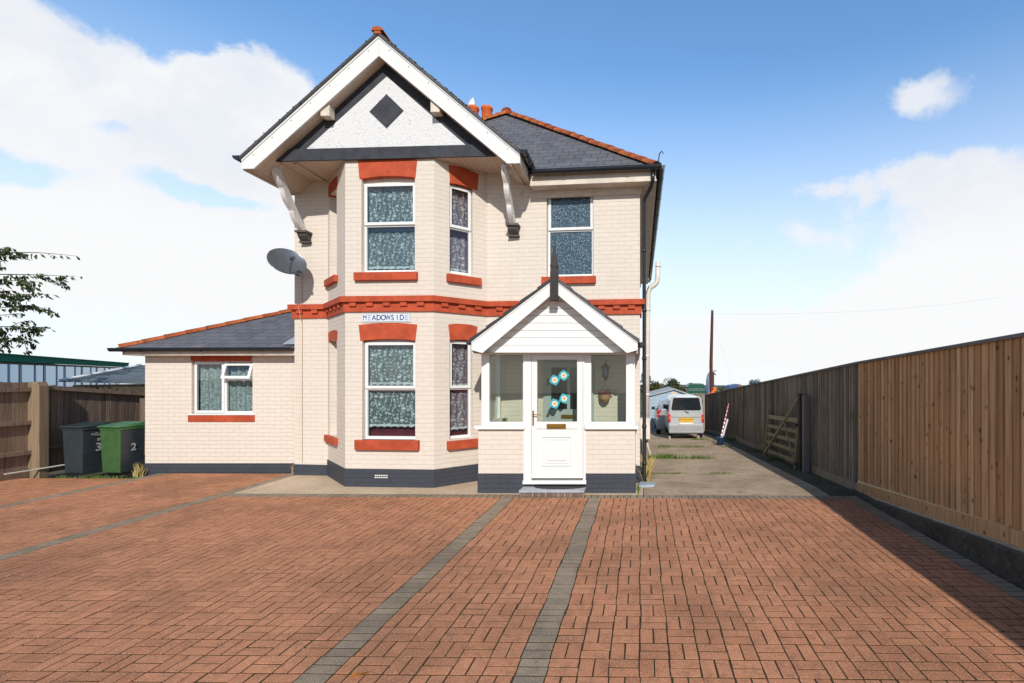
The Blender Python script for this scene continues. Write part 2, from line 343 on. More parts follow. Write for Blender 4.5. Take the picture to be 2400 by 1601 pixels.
# ------------------------------------------------------------------ ground
def gz(y):
    if y < 8.5: return 0.0
    if y < 19.5: return -.048*(y-8.5)
    if y < 40: return -.528-.073*(y-19.5)
    return -2.02-.03*(y-40)
DIRT = ground_mat('dirt', (.10, .085, .06), (.06, .055, .035), (.05, .07, .025), 1.0, .6, 30)
FIELD = ground_mat('field', (.09, .10, .04), (.07, .09, .03), (.12, .10, .05), .05, .3, 3)
g = MB(); ys = [-40, -5, 0, 4, 8.5, 12, 19.5, 30, 40, 80, 160, 300, 480]
for i in range(len(ys)-1):
    xs = [-500, -60, -14, 0, 6, 60, 500]
    for k in range(len(xs)-1):
        a, b_ = ys[i], ys[i+1]
        g.quad((xs[k], a, gz(a)-.06), (xs[k+1], a, gz(a)-.06), (xs[k+1], b_, gz(b_)-.06), (xs[k], b_, gz(b_)-.06), 0 if b_ <= 40 else 1)
struct(g.build('ground', [DIRT, FIELD], origin=(0, 0, 0)))
hl = MB(); nx = 60
for k in range(nx):
    x0 = -700+k*30; x1 = x0+30
    f = lambda x: -11+1.4*math.sin(x*.011)+1.0*math.sin(x*.031+1)
    hl.quad((x0, 470, -16), (x1, 470, -16), (x1, 640, f(x1)), (x0, 640, f(x0)))
    hl.quad((x0, 640, f(x0)), (x1, 640, f(x1)), (x1, 900, -18), (x0, 900, -18))
HILL = plain('far_hill', (.09, .13, .12), .95, nscale=.02, var=.3)  # bluish distance haze is put into the base colour
struct(hl.build('hills', HILL))
# brick paving ------------------------------------------------------
SH = .0165
def shear(x, y): return y-SH*(x+2)
PAV_R = paver_mat('red_block_paving', [(.43, .175, .085), (.50, .21, .105), (.55, .235, .12), (.46, .19, .095), (.51, .215, .11)], (.74, .50, .33))
PAV_G = paver_mat('charcoal_block_paving', [(.27, .205, .14), (.33, .25, .175), (.23, .18, .125)], (.52, .44, .33))
JOINT = ground_mat('sanded_joint', (.040, .030, .015), (.036, .032, .012), (.035, .050, .012), 2, .4, 60)
pv = MB()
def paver(x0, x1, y0, y1, mat):
    g_ = .0042; x0 += g_; x1 -= g_; y0 += .0058; y1 -= .0058; ch = .0012; dz = random.uniform(-.0012, .0012)
    wob = .0045*math.sin(y0*5.1+x0*1.7)+.003*math.sin(y0*13+x0*3.1); x0 += wob; x1 += wob
    j = lambda: random.uniform(-.0016, .0016)
    a = [(x0+j(), y0+j()), (x1+j(), y0+j()), (x1+j(), y1+j()), (x0+j(), y1+j())]
    cx, cy = (x0+x1)/2, (y0+y1)/2
    ins = [(x+(ch if x < cx else -ch), y+(ch if y < cy else -ch)) for x, y in a]
    vs = [(x, shear(x, y), -.012) for x, y in a]+[(x, shear(x, y), dz) for x, y in ins]
    pv.add(vs, [(4, 5, 6, 7), (0, 1, 5, 4), (1, 2, 6, 5), (2, 3, 7, 6), (3, 0, 4, 7)], mat, None, random.random())
Y0, YE = 1.0, 7.86
def basket(x0, x1, y0, y1, rag=0):
    n = max(1, round((x1-x0)/.203)); mx = (x1-x0)/n; ny = int(round((y1-y0)/.203)); my = (y1-y0)/ny
    for i in range(n):
        for k in range(ny):
            a, b_ = x0+i*mx, y0+k*my
            if (i+k) % 2: paver(a, a+mx, b_, b_+my/2, 0); paver(a, a+mx, b_+my/2, b_+my, 0)
            else: paver(a, a+mx/2, b_, b_+my, 0); paver(a+mx/2, a+mx, b_, b_+my, 0)
def band(x0, x1, y0, y1):
    n = round((y1-y0)/.1015); m_ = (y1-y0)/n
    for k in range(n): paver(x0, x1, y0+k*m_, y0+(k+1)*m_, 1)
def single(x0, x1, y0, y1):
    n = round((y1-y0)/.203); m_ = (y1-y0)/n
    for k in range(n): paver(x0, x1, y0+k*m_, y0+(k+1)*m_, 0)
B4, B3, B1, B2, BR_ = -9.24, -6.66, -2.05, -.70, 3.30
band(B1-.1, B1+.1, Y0, YE); band(B2-.1, B2+.1, Y0, YE)
YL = 9.70
band(B3-.1, B3+.1, Y0, YL); band(B4-.1, B4+.1, Y0, YL)
band(BR_-.1, BR_+.1, Y0, YE)
basket(B2+.1, BR_-.1, Y0, YE)
single(B1+.1, B1+.2, Y0, YE); basket(B1+.2, B2-.1, Y0, YE)
basket(B3+.1, B1-.1, Y0, YE)
basket(B4+.1, B3-.1, Y0, YL); basket(-12.6, B4-.1, Y0, 9.2)
n = round((3.4-(B3+.1))/.1015); m_ = (3.4-(B3+.1))/n
for k in range(n): paver(B3+.1+k*m_, B3+.1+(k+1)*m_, YE, YE+.2, 1)
pv.add([(-12.6, shear(-12.6, Y0), -.0028), (3.4, shear(3.4, Y0), -.0028), (3.4, shear(3.4, YE+.2), -.0028), (B3+.1, shear(B3+.1, YE+.2), -.0028), (B3+.1, shear(B3, YL), -.0028), (B4, shear(B4, YL), -.0028), (B4-.1, shear(B4, 9.2), -.0028), (-12.6, shear(-12.6, 9.2), -.0028)],
       [(0, 1, 2, 3), (0, 3, 4, 5, 6, 7)], 2)
struct(pv.build('brick_paving', [PAV_R, PAV_G, JOINT], origin=(0, 0, 0)))
# concrete apron (sheets) and drive slabs
ap = MB(); ye = YE+.205
ap.add([(B3+.1, shear(B3, ye), -.002), (0.05, shear(0, ye), -.002), (0.05, 10.2, -.002), (-6.9, 10.2, -.002), (-6.75, 9.7, -.002)], [(0, 1, 2, 3, 4)])
struct(ap.build('concrete_apron', APRON, origin=(0, 0, 0)))
dr = MB(); js = [ye, 10.17, 12.75, 15.8, 19.0, 22.5, 27, 40]
def dr_slab(x0, x1, a, b_):
    e = .012
    seg = [a]+[q for q in (8.5, 19.5) if a < q < b_]+[b_]
    for i in range(len(seg)-1):
        p, q = seg[i], seg[i+1]; P_ = p+(e if i == 0 and p > 9 else 0); Q = q-(e if i == len(seg)-2 else 0)
        if a < 9: yy0 = (shear(x0, P_), shear(x1, P_)) if i == 0 else (P_, P_)
        else: yy0 = (P_, P_)
        dr.quad((x0, yy0[0], gz(P_)-.001), (x1, yy0[1], gz(P_)-.001), (x1, Q, gz(Q)-.001), (x0, Q, gz(Q)-.001))
        if p > 9 and i == 0: dr.quad((x0, P_, gz(P_)-.06), (x1, P_, gz(P_)-.06), (x1, P_, gz(P_)-.001), (x0, P_, gz(P_)-.001))
for i in range(len(js)-1): dr_slab(0.06, 3.0, js[i], js[i+1])
struct(dr.build('concrete_drive', CONC, origin=(0, 0, 0)))
# gravel/moss strip beside the fence and path on far left
sp = MB(); yy = [7.9, 8.5, 12, 16, 19.5, 27]
for i in range(len(yy)-1): sp.quad((3.0, yy[i], gz(yy[i])-.004), (3.7, yy[i], gz(yy[i])-.004), (3.7, yy[i+1], gz(yy[i+1])-.004), (3.0, yy[i+1], gz(yy[i+1])-.004))
struct(sp.build('verge', DIRT, origin=(0, 0, 0)))

# ------------------------------------------------------------------ house
A = (-6.60, 9.66); B = (0.0, 8.95); BLp = (-5.93, 9.60); FL = (-5.05, 8.66); FR = (-3.49, 8.56); BRp = (-2.80, 9.25)
MAIN = Plane(A, B); BF = Plane(FL, FR); LF = Plane(BLp, FL); RF = Plane(FR, BRp); EXT = Plane((-9.71, 9.92), (-6.5, 9.92))
RS = Plane(B, (0.0, 18.4)); LS = Plane((-6.60, 18.4), A); BK = Plane((0, 18.4), (-6.6, 18.4))
house = thing('house', (-3.3, 9.6, 0), 'two storey cream painted brick house with white gable, red brick trim and white front porch', 'house')
def wall(mb, pl, z0, z1, holes=(), u0=0, u1=None, depth=.12, mat=0):
    u1 = pl.L if u1 is None else u1
    us = sorted({u0, u1, *[h[0] for h in holes], *[h[1] for h in holes]}); zs = sorted({z0, z1, *[h[2] for h in holes], *[h[3] for h in holes]})
    for i in range(len(us)-1):
        for k in range(len(zs)-1):
            a, b_, c_, d = us[i], us[i+1], zs[k], zs[k+1]; mu, mz = (a+b_)/2, (c_+d)/2
            if any(h[0] < mu < h[1] and h[2] < mz < h[3] for h in holes): continue
            mb.quad(pl(a, 0, c_), pl(b_, 0, c_), pl(b_, 0, d), pl(a, 0, d), mat, [(a, c_), (b_, c_), (b_, d), (a, d)])
    for a, b_, c_, d in holes:
        q = -depth
        mb.quad(pl(a, 0, c_), pl(a, 0, d), pl(a, q, d), pl(a, q, c_), mat, [(0, c_), (0, d), (depth, d), (depth, c_)])
        mb.quad(pl(b_, 0, c_), pl(b_, q, c_), pl(b_, q, d), pl(b_, 0, d), mat, [(0, c_), (depth, c_), (depth, d), (0, d)])
        mb.quad(pl(a, 0, c_), pl(a, q, c_), pl(b_, q, c_), pl(b_, 0, c_), mat, [(0, .03)]*4)
        mb.quad(pl(a, 0, d), pl(b_, 0, d), pl(b_, q, d), pl(a, q, d), mat, [(0, .03)]*4)
ZS = 5.58
W_fu = BF.rect(847, 972.5, 403, 638); W_fl = BF.rect(849, 973.5, 784, 1031)
W_ru = RF.rect(1053.6, 1109, 432, 643); W_rl = RF.rect(1053.8, 1108.5, 795, 1028)
W_lu = (.15, .70, W_ru[2]+.02, W_ru[3]); W_ll = (.15, .70, W_rl[2], W_rl[3])
W_mu = MAIN.rect(1281, 1390.6, 439, 648)
W_ex = EXT.rect(449, 592, 845, 971.5)
hw = MB()
wall(hw, MAIN, .2, 5.40, [W_mu]); 
hw2 = MB(); wall(hw2, BF, .28, ZS, [W_fu, W_fl]); wall(hw2, RF, .28, ZS, [W_ru, W_rl]); wall(hw2, LF, .26, ZS, [W_lu, W_ll], depth=.27)
wall(hw, RS, .2, 5.30); wall(hw, LS, .2, 5.45); wall(hw, BK, .2, 5.4)
hw.quad((-6.6, 18.4, -.6), (-6.6, 18.4, .2), (0, 18.4, .2), (0, 18.4, -.6)); hw.quad((0, 8.95, 0), (0, 18.4, -.6), (0, 18.4, .2), (0, 8.95, .2))
hw.quad((-6.6, 9.66, 2.7), (0, 8.95, 2.7), (0, 18.4, 2.7), (-6.6, 18.4, 2.7))
hw.quad(MAIN(0, 0, 5.39), MAIN(4.75, 0, 5.39), MAIN(4.75, 0, ZS), MAIN(0, 0, ZS), 0, [(0, 5.39), (4.75, 5.39), (4.75, ZS), (0, ZS)])
hw.build('wall', CREAM, house); hw2.build('bay_wall', CREAM, house)
def offset_path(pts, d):
    out = []; P_ = [Vector((*p, 0)) for p in pts]
    for i, p in enumerate(P_):
        ns = []
        if i > 0: e = (p-P_[i-1]).normalized(); ns.append(Vector((e.y, -e.x, 0)))
        if i < len(P_)-1: e = (P_[i+1]-p).normalized(); ns.append(Vector((e.y, -e.x, 0)))
        n_ = sum(ns, Vector()).normalized(); out.append(p+n_*(d/n_.dot(ns[0])))
    return out
def sweep(mb, pts, d, z0, z1, mat=0, inner=-.02):
    o = offset_path(pts, d); i_ = offset_path(pts, inner); s_ = 0
    for k in range(len(pts)-1):
        a, b_, c_, e = o[k], o[k+1], i_[k+1], i_[k]; L = (b_-a).length
        z = lambda p, q: (p.x, p.y, q)
        mb.quad(z(a, z0), z(b_, z0), z(b_, z1), z(a, z1), mat, [(s_, z0), (s_+L, z0), (s_+L, z1), (s_, z1)])
        mb.quad(z(a, z1), z(b_, z1), z(c_, z1), z(e, z1), mat, [(s_, z1), (s_+L, z1), (s_+L, z1), (s_, z1)])
        mb.quad(z(e, z0), z(c_, z0), z(b_, z0), z(a, z0), mat, [(s_, z0), (s_+L, z0), (s_+L, z0), (s_, z0)])
        if k == 0: mb.quad(z(e, z0), z(a, z0), z(a, z1), z(e, z1), mat)
        if k == len(pts)-2: mb.quad(z(b_, z0), z(c_, z0), z(c_, z1), z(b_, z1), mat)
        s_ += L
path = [(-6.60, 12.0), A, BLp, FL, FR, BRp, B, (0.0, 9.6)]
pl_ = MB()
sweep(pl_, [(-6.6, 9.9), A, BLp], .012, 0, .205); 
sweep(pl_, [BLp, FL, FR, BRp], .012, 0, .305); sweep(pl_, [(BRp), B, (0, 18.3)], .012, -.6, .30)
pl_.build('plinth', PLINTH, house)
cn = MB(); sweep(cn, path, .085, 3.15, 3.245); sweep(cn, path, .030, 2.985, 3.15)
for pl, a, b_ in ((MAIN, .0, .62), (LF, .05, 1.2), (BF, .03, 1.52), (RF, .03, .95), (MAIN, 3.95, MAIN.L)):
    n = int((b_-a)/.25); st = (b_-a)/n
    for k in range(n):
        u = a+(k+.25)*st; cn.box(u, u+.12, .028, .062, 3.075, 3.152, fr=lambda x, y, z, pl=pl: pl(x, y, z))
cn.build('cornice', RED, house, bevel=.004)
# air brick
ab = MB(); u0, u1, z0, z1 = BF.rect(880, 911, 1112, 1120)
for r_ in range(2):
    for k in range(7): u = u0+k*(u1-u0)/7; ab.box(u, u+.022, .010, .020, z0+r_*.035, z0+r_*.035+.018, fr=lambda x, y, z: BF(x, y, z))
ab.build('air_brick', plain('vent_white', (.75, .74, .70), .6), house)

def leafy_net(pl, u0, u1, z0, z1, d, parent, mats, seed, scallop=True, folds=.012, dens=1.0, name='net_curtain', step=.085):
    rnd = random.Random(seed); mb = MB(); n = max(8, int((u1-u0)/.012)); ph = rnd.random()*6
    per = rnd.uniform(.11, .15)
    dep = lambda u: d+folds*math.sin(u*2*math.pi/per+ph+1.3*math.sin(u*9))
    for k in range(n):
        a = u0+(u1-u0)*k/n; b_ = u0+(u1-u0)*(k+1)/n
        za = z0+(.02*abs(math.sin(a*26)) if scallop else 0); zb = z0+(.02*abs(math.sin(b_*26)) if scallop else 0)
        ta = z1-(.03*abs(math.sin(a*22+ph))**3 if scallop else 0); tb = z1-(.03*abs(math.sin(b_*22+ph))**3 if scallop else 0)
        mb.quad(pl(a, dep(a), za), pl(b_, dep(b_), zb), pl(b_, dep(b_), tb), pl(a, dep(a), ta), 0)
        if scallop: mb.quad(pl(a, dep(a)+.002, za), pl(b_, dep(b_)+.002, zb), pl(b_, dep(b_)+.002, z0+.055), pl(a, dep(a)+.002, z0+.055), 1)
    # climbing stems with leaves
    def leaf(u, z, ang, L, W):
        pts = [(0, 0), (L*.35, W), (L, 0), (L*.4, -W)]; q = []
        for x, y in pts:
            uu = u+x*math.cos(ang)-y*math.sin(ang); zz = z+x*math.sin(ang)+y*math.cos(ang)
            if not (u0+.004 < uu < u1-.004 and z0+.02 < zz < z1-.01): return
            q.append(pl(uu, dep(uu)+.004, zz))
        mb.add(q, [(0, 1, 2, 3)], 1)
    u = u0+step*.4
    while u < u1:
        z = z0+.02
        while z < z1:
            su = u+.022*math.sin(z*21+u*13)
            for s_ in (-1, 1):
                if rnd.random() < .93*dens: leaf(su, z, math.pi/2+s_*rnd.uniform(.1, .85), rnd.uniform(.045, .078), rnd.uniform(.006, .0095))
            if rnd.random() < .7: leaf(su, z, math.pi/2+rnd.uniform(-.3, .3), .04, .007)
            if rnd.random() < .12:
                for a_ in (.5, 1.3, 2.2, 3.0): leaf(su, z+.02, a_, .042, .014)
            z += rnd.uniform(.032, .075)
        u += step*rnd.uniform(.85, 1.15)
    return mb.build(name, mats, parent)
def ring(mb, pl, u0, u1, z0, z1, w, d0, d1, wb=None, wt=None, mat=0):
    wb = w if wb is None else wb; wt = w if wt is None else wt; fr = lambda x, y, z: pl(x, y, z)
    mb.box(u0, u0+w, d0, d1, z0, z1, mat, fr=fr); mb.box(u1-w, u1, d0, d1, z0, z1, mat, fr=fr)
    mb.box(u0+w, u1-w, d0, d1, z0, z0+wb, mat, fr=fr); mb.box(u0+w, u1-w, d0, d1, z1-wt, z1, mat, fr=fr)
def lintel(pl, u0, u1, zt, zb, parent, rise=.05, flare=.03, d=.008):
    n = 10; poly = []
    for k in range(n+1):
        s_ = k/n; poly.append((u0+flare+(u1-u0-2*flare)*s_, zb+rise*(1-(2*s_-1)**2)))
    for k in range(n, -1, -1):
        s_ = k/n; poly.append((u0+(u1-u0)*s_, zt-.03+.03*(1-(2*s_-1)**2)))
    mb = MB(); mb.prism(poly, -.10, d, lambda u, dd, z: pl(u, dd, z)); return mb.build('lintel', RED, parent, bevel=.003)
def sill(pl, u0, u1, z0, z1, parent, d=.07):
    mb = MB(); mb.box(u0, u1, -.06, d, z0, z1, fr=lambda x, y, z: pl(x, y, z)); return mb.build('sill', RED, parent, bevel=.006)
def sash(pl, r, zmid, nets, lin, sl, seed, drape_or_dark_sheet=False, obsc=False, top_fill=.0, rise=.05, label=None, rec=0):
    pl0 = pl
    if rec: pl = Plane(tuple((pl0.A-pl0.n*rec)[:2]), tuple((pl0.B-pl0.n*rec)[:2]))
    u0, u1, z0, z1 = r; fr = lambda x, y, z: pl(x, y, z)
    mb = MB(); zt = z1-top_fill
    ring(mb, pl, u0+.004, u1-.004, z0+.002, zt, .040, -.125, -.078, wb=.05)
    
    mb.box(u0+.044, u1-.044, -.124, -.080, zmid-.02, zmid+.02, fr=fr)
    # opening sash stands proud
    ring(mb, pl, u0+.016, u1-.016, zmid+.006, zt-.014, .050, -.076, -.052)
    win = mb.build('window', WHITE, house, bevel=.004, label=label)
    hd = MB(); hd.box(u0+.004, u1-.004, -.13, -.095, zt+.001, z1-.002, fr=fr); hd.build('window_head', OFFW, win)
    p = MB(); p.quad(pl(u0+.05, -.066, zmid+.04), pl(u1-.05, -.066, zmid+.04), pl(u1-.05, -.066, zt-.05), pl(u0+.05, -.066, zt-.05)); p.build('pane', OBSC if obsc else GLASS, win)
    p = MB(); p.quad(pl(u0+.03, -.10, z0+.04), pl(u1-.03, -.10, z0+.04), pl(u1-.03, -.10, zmid), pl(u0+.03, -.10, zmid)); p.build('pane', OBSC if obsc else GLASS, win)
    if nets:
        for (a, b_) in nets[1]:
            leafy_net(pl, u0+.035, u1-.035, z0+(z1-z0)*a, z0+(z1-z0)*b_, -.16, win, nets[0], seed+int(a*10))
    if drape_or_dark_sheet:
        q = MB(); q.quad(pl(u0-.1, -.24, z0-.1), pl(u1+.1, -.24, z0-.1), pl(u1+.1, -.24, z1+.1), pl(u0-.1, -.24, z1+.1)); q.build('drape_or_dark_sheet', DRAPE if drape_or_dark_sheet is True else drape_or_dark_sheet, win)
    lintel(pl0, *lin, win, rise=rise); sill(pl0, *sl, win)
    return win
TE = [NET, NETLEAF]; PU = [NETP, NETLEAFP]
def lz(pl, r, py0, py1): um = (r[0]+r[1])/2; return pl.z(py0, um), pl.z(py1, um)
r = W_fu; zt, zb = lz(BF, r, 372, 419); zs1, zs0 = lz(BF, r, 639, 658); zm = BF.z(526, .7)
sash(BF, r, zm, (TE, [(.045, .425), (.50, .88)]), (BF.u(839), BF.u(978), zt, zb), (BF.u(834), BF.u(980), zs0, zs1), 1, drape_or_dark_sheet=NAVYD, top_fill=.16, rise=.045)
r = W_fl; zt, zb = lz(BF, r, 757, 799); zs1, zs0 = lz(BF, r, 1031, 1054); zm = BF.z(912, .7)
sash(BF, r, zm, (TE, [(.11, .465), (.515, .915)]), (BF.u(841), BF.u(978), zt, zb), (BF.u(836), BF.u(984), zs0, zs1), 5, drape_or_dark_sheet=True, top_fill=.115, rise=.03)
r = W_ru; um = (r[0]+r[1])/2; zt, zb = RF.z(392, um), RF.z(437, um)
sash(RF, r, RF.z(536, um), (PU, [(.04, .43), (.50, .95)]), (RF.u(1051), RF.u(1122), zt, zb), (RF.u(1046), RF.u(1125), RF.z(665, um), RF.z(647, um)), 9, drape_or_dark_sheet=True, top_fill=.03, rise=.02)
r = W_rl; um = (r[0]+r[1])/2; zt, zb = RF.z(759, um), RF.z(799, um)
sash(RF, r, RF.z(911, um), (PU, [(.08, .47), (.52, .96)]), (RF.u(1050.5), RF.u(1119), zt, zb), (RF.u(1047), RF.u(1121), RF.z(1051, um), RF.z(1031, um)), 13, drape_or_dark_sheet=True, top_fill=.02, rise=.02)
for r, sd_, zl in ((W_lu, 17, .24), (W_ll, 21, .20)):
    sash(LF, r, (r[2]+r[3])/2, (PU, [(.04, .95)]), (r[0]-.08, r[1]+.07, r[3]+zl-.01, r[3]-.02), (r[0]-.12, r[1]+.10, r[2]-.13, r[2]-.01), sd_, drape_or_dark_sheet=True, top_fill=.02, rise=.03, rec=.14)
r = W_mu; um = (r[0]+r[1])/2
sash(MAIN, r, MAIN.z(538, um), None, (MAIN.u(1279), MAIN.u(1392), MAIN.z(425, um), MAIN.z(443, um)), (MAIN.u(1271), MAIN.u(1397), MAIN.z(666, um), MAIN.z(649, um)), 30, obsc=True, top_fill=.04, rise=.015)
# extension -------------------------------------------------------------
ex = MB(); wall(ex, EXT, .172, 2.35, [W_ex]); el_ = Plane((-9.71, 17.0), (-9.71, 9.92)); wall(ex, el_, .172, 2.35)
ex.quad((-9.71, 17, 0), (-6.6, 17, 0), (-6.6, 17, 2.4), (-9.71, 17, 2.4)); ex.build('side_wall', CREAM2, house)
q = MB(); sweep(q, [(-9.71, 17), (-9.71, 9.92), (-6.61, 9.92)], .012, -.1, .178); q.build('plinth', PLINTH, house)
u0, u1, z0, z1 = W_ex; mb = MB(); fr = lambda x, y, z: EXT(x, y, z)
ring(mb, EXT, u0+.004, u1-.004, z0+.01, z1-.002, .045, -.11, -.06, wb=.05, wt=.04)
um_ = EXT.u(522); ut = EXT.z(889, .8)
mb.box(um_-.035, um_+.03, -.108, -.058, z0+.05, z1-.04, fr=fr); mb.box(um_+.03, u1-.05, -.106, -.062, ut-.03, ut+.01, fr=fr)
ring(mb, EXT, u0+.02, um_-.01, z0+.03, z1-.03, .045, -.057, -.04)
mb.box(u0-.05, u1+.05, -.05, .03, z0-.012, z0+.012, fr=fr)
we = mb.build('window', WHITE, house, bevel=.004)
v_ = MB(); a0, a1, b0, b1 = um_+.02, u1-.01, EXT.z(887, .8), EXT.z(852, .8); tl = .10
tf = lambda x, y, z: EXT(x, y+tl*(b1-z)/(b1-b0)*1.0, z)
for bx in ((a0, a0+.045, b0, b1), (a1-.045, a1, b0, b1), (a0+.045, a1-.045, b0, b0+.05), (a0+.045, a1-.045, b1-.04, b1)): v_.box(bx[0], bx[1], -.05, -.015, bx[2], bx[3], fr=tf)
v_.build('vent_sash', WHITE, we, bevel=.004)
for q_ in ((u0+.06, um_-.05, z0+.07, z1-.07, -.05), (um_+.02, u1-.045, z0+.05, ut-.02, -.085)):
    p = MB(); p.quad(EXT(q_[0], q_[4], q_[2]), EXT(q_[1], q_[4], q_[2]), EXT(q_[1], q_[4], q_[3]), EXT(q_[0], q_[4], q_[3])); p.build('pane', GLASS, we)
p = MB(); p.quad(tf(a0+.04, -.03, b0+.04), tf(a1-.04, -.03, b0+.04), tf(a1-.04, -.03, b1-.04), tf(a0+.04, -.03, b1-.04)); p.build('pane', GLASS, we)
leafy_net(EXT, u0+.05, u1-.05, z0+.03, z1-.03, -.17, we, [NETSOFT, NETSOFT], 40, scallop=False, folds=.025)
q = MB(); q.quad(EXT(u0-.3, -.4, z0-.3), EXT(u1+.3, -.4, z0-.3), EXT(u1+.3, -.4, z1+.2), EXT(u0-.3, -.4, z1+.2)); q.build('drape_or_dark_sheet', plain('dark_room', (.03, .03, .03), .9), we)  # no curtain here: a dark sheet painted as the unlit room
lintel(EXT, EXT.u(445), EXT.u(593), EXT.z(828, .8), EXT.z(846.5, .8), we, rise=.0); sill(EXT, EXT.u(442), EXT.u(597.5), EXT.z(988.5, .8), EXT.z(973, .8), we, d=.02)

# ------------------------------------------------------------------ roofs
def slope(mb, a, b_, c_, d, mat=0, flip=False):   # a-b along the eave, d-c above; uv in metres
    a, b_, c_, d = map(Vector, (a, b_, c_, d)); e = (b_-a).normalized(); nn = (b_-a).cross(d-a).normalized(); up = nn.cross(e)
    uv = [((p-a).dot(e), (p-a).dot(up)) for p in (a, b_, c_, d)]
    if (c_-d).length < 1e-4: mb.add([a, b_, c_], [(0, 1, 2)], mat, [uv[:3]])
    else: mb.quad(a, b_, c_, d, mat, uv)
ZE = 5.46; RX = -3.17
rf = MB(); fe0 = (-6.62, 9.34, ZE); fe1 = (.32, 8.60, ZE); apx = (RX, 12.11, 8.17); apb = (RX, 15.2, 8.17)

def fz(x, z):   # point on the front slope at height z
    e0, e1, ap_ = Vector(fe0), Vector(fe1), Vector(apx); nn = (e1-e0).cross(ap_-e0); y = e0.y-(nn.x*(x-e0.x)+nn.z*(z-e0.z))/nn.y; return (x, y, z)
le = Vector(fe0).lerp(Vector(apx), (5.9-ZE)/(8.17-ZE)); ed = (Vector(fe1)-Vector(fe0)).normalized(); pp = [fz(-2.0, ZE), fe1, apx, tuple(le), fz(-2.0, 5.9)]
o_ = Vector(fe0); nn_ = (Vector(fe1)-o_).cross(Vector(apx)-o_).normalized(); up_ = nn_.cross(ed); rf.add(pp, [tuple(range(5))], 0, [[((Vector(p)-o_).dot(ed), (Vector(p)-o_).dot(up_)) for p in pp]])
slope(rf, fe1, (.32, 18.6, ZE), apb, apx); slope(rf, (-6.62, 18.6, ZE), fe0, apx, apb); slope(rf, (.32, 18.6, ZE), (-6.62, 18.6, ZE), apb, apb)
# slates' thick edge
eo = [(-6.62, 18.6), (-6.62, 9.34), (.32, 8.60), (.32, 18.6)]
eo[1] = (-2.0, fz(-2.0, ZE)[1])
for k in (1, 2):
    (x0, y0), (x1, y1) = eo[k], eo[k+1]; rf.quad((x0, y0, ZE-.03), (x1, y1, ZE-.03), (x1, y1, ZE), (x0, y0, ZE))
roof = rf.build('roof', SLATE, house)
fs = MB()   # fascia + soffit of main eaves
fp = [(-1.9, 9.155), (0.0, 8.95), (0.0, 18.4)]
sweep(fs, fp, .27, 5.235, 5.43, 0); 
fs.build('fascia', OFFW, house, bevel=.004)
fs2 = MB(); sweep(fs2, fp, .285, 5.225, 5.255, 0); sweep(fs2, fp, .03, 5.10, 5.225, 0); fs2.build('moulding', OFFW, house)
def gutter(mb, p0, p1, r=.055, n=8):
    p0, p1 = Vector(p0), Vector(p1); d = (p1-p0).normalized(); s_ = Vector((d.y, -d.x, 0)).normalized(); up = Vector((0, 0, 1))
    for rr, fl in ((r, False), (r*.86, True)):
        ring_ = [math.pi+math.pi*k/n for k in range(n+1)]
        pr = [s_*(rr*math.cos(t))*1.0+up*(rr*math.sin(t)*1.25) for t in ring_]
        for k in range(n): mb.quad(p0+pr[k], p1+pr[k], p1+pr[k+1], p0+pr[k+1])
    for s2 in (-1, 1):
        mb.tube([p0+s_*(r*.93*s2)+up*.0, p1+s_*(r*.93*s2)], .007, 5)
    for e in (p0, p1):
        pr = [s_*(r*math.cos(t))+up*(r*math.sin(t)*1.25) for t in [math.pi+math.pi*k/n for k in range(n+1)]]
        mb.add([e+q for q in pr], [tuple(range(n+1))])
    L = (p1-p0).length; n_ = max(2, int(L/.95))
    for k in range(n_):
        c_ = p0+d*(L*(k+.5)/n_); mb.add([], [])
        pr = [s_*((r+.006)*math.cos(t))+up*((r+.006)*math.sin(t)*1.25) for t in [math.pi+math.pi*k2/n for k2 in range(n+1)]]
        for k2 in range(n): mb.quad(c_-d*.02+pr[k2], c_+d*.02+pr[k2], c_+d*.02+pr[k2+1], c_-d*.02+pr[k2+1])
gt = MB(); gutter(gt, (-1.86, 8.78, 5.455), (.37, 8.545, 5.455)); gutter(gt, (.37, 8.545, 5.455), (.37, 18.6, 5.44)); gt.build('gutter', GUT, house, smooth=False)
def ridge_tiles(mb, p0, p1, r=.09, seg=.33):
    p0, p1 = Vector(p0), Vector(p1); L = (p1-p0).length; n = max(1, int(L/seg)); d = (p1-p0)/n; dn = d.normalized(); s_ = dn.cross(Vector((0, 0, 1))).normalized(); up = s_.cross(dn)
    for i in range(n):
        a, b_ = p0+d*i, p0+d*(i+1.04); ra, rb = r*1.06, r*.95; K = 6; jz = random.uniform(-.004, .006)
        A_ = [a+s_*(ra*1.15*math.cos(t))+up*(ra*.85*math.sin(t)-.03+jz) for t in [math.pi*k/K for k in range(K+1)]]
        B_ = [b_+s_*(rb*1.15*math.cos(t))+up*(rb*.85*math.sin(t)-.03+jz) for t in [math.pi*k/K for k in range(K+1)]]
        rv = random.random()
        mb.add(A_+B_, [(k, k+1, K+2+k, K+1+k) for k in range(K)]+[tuple(range(K+1))], 0, None, rv)
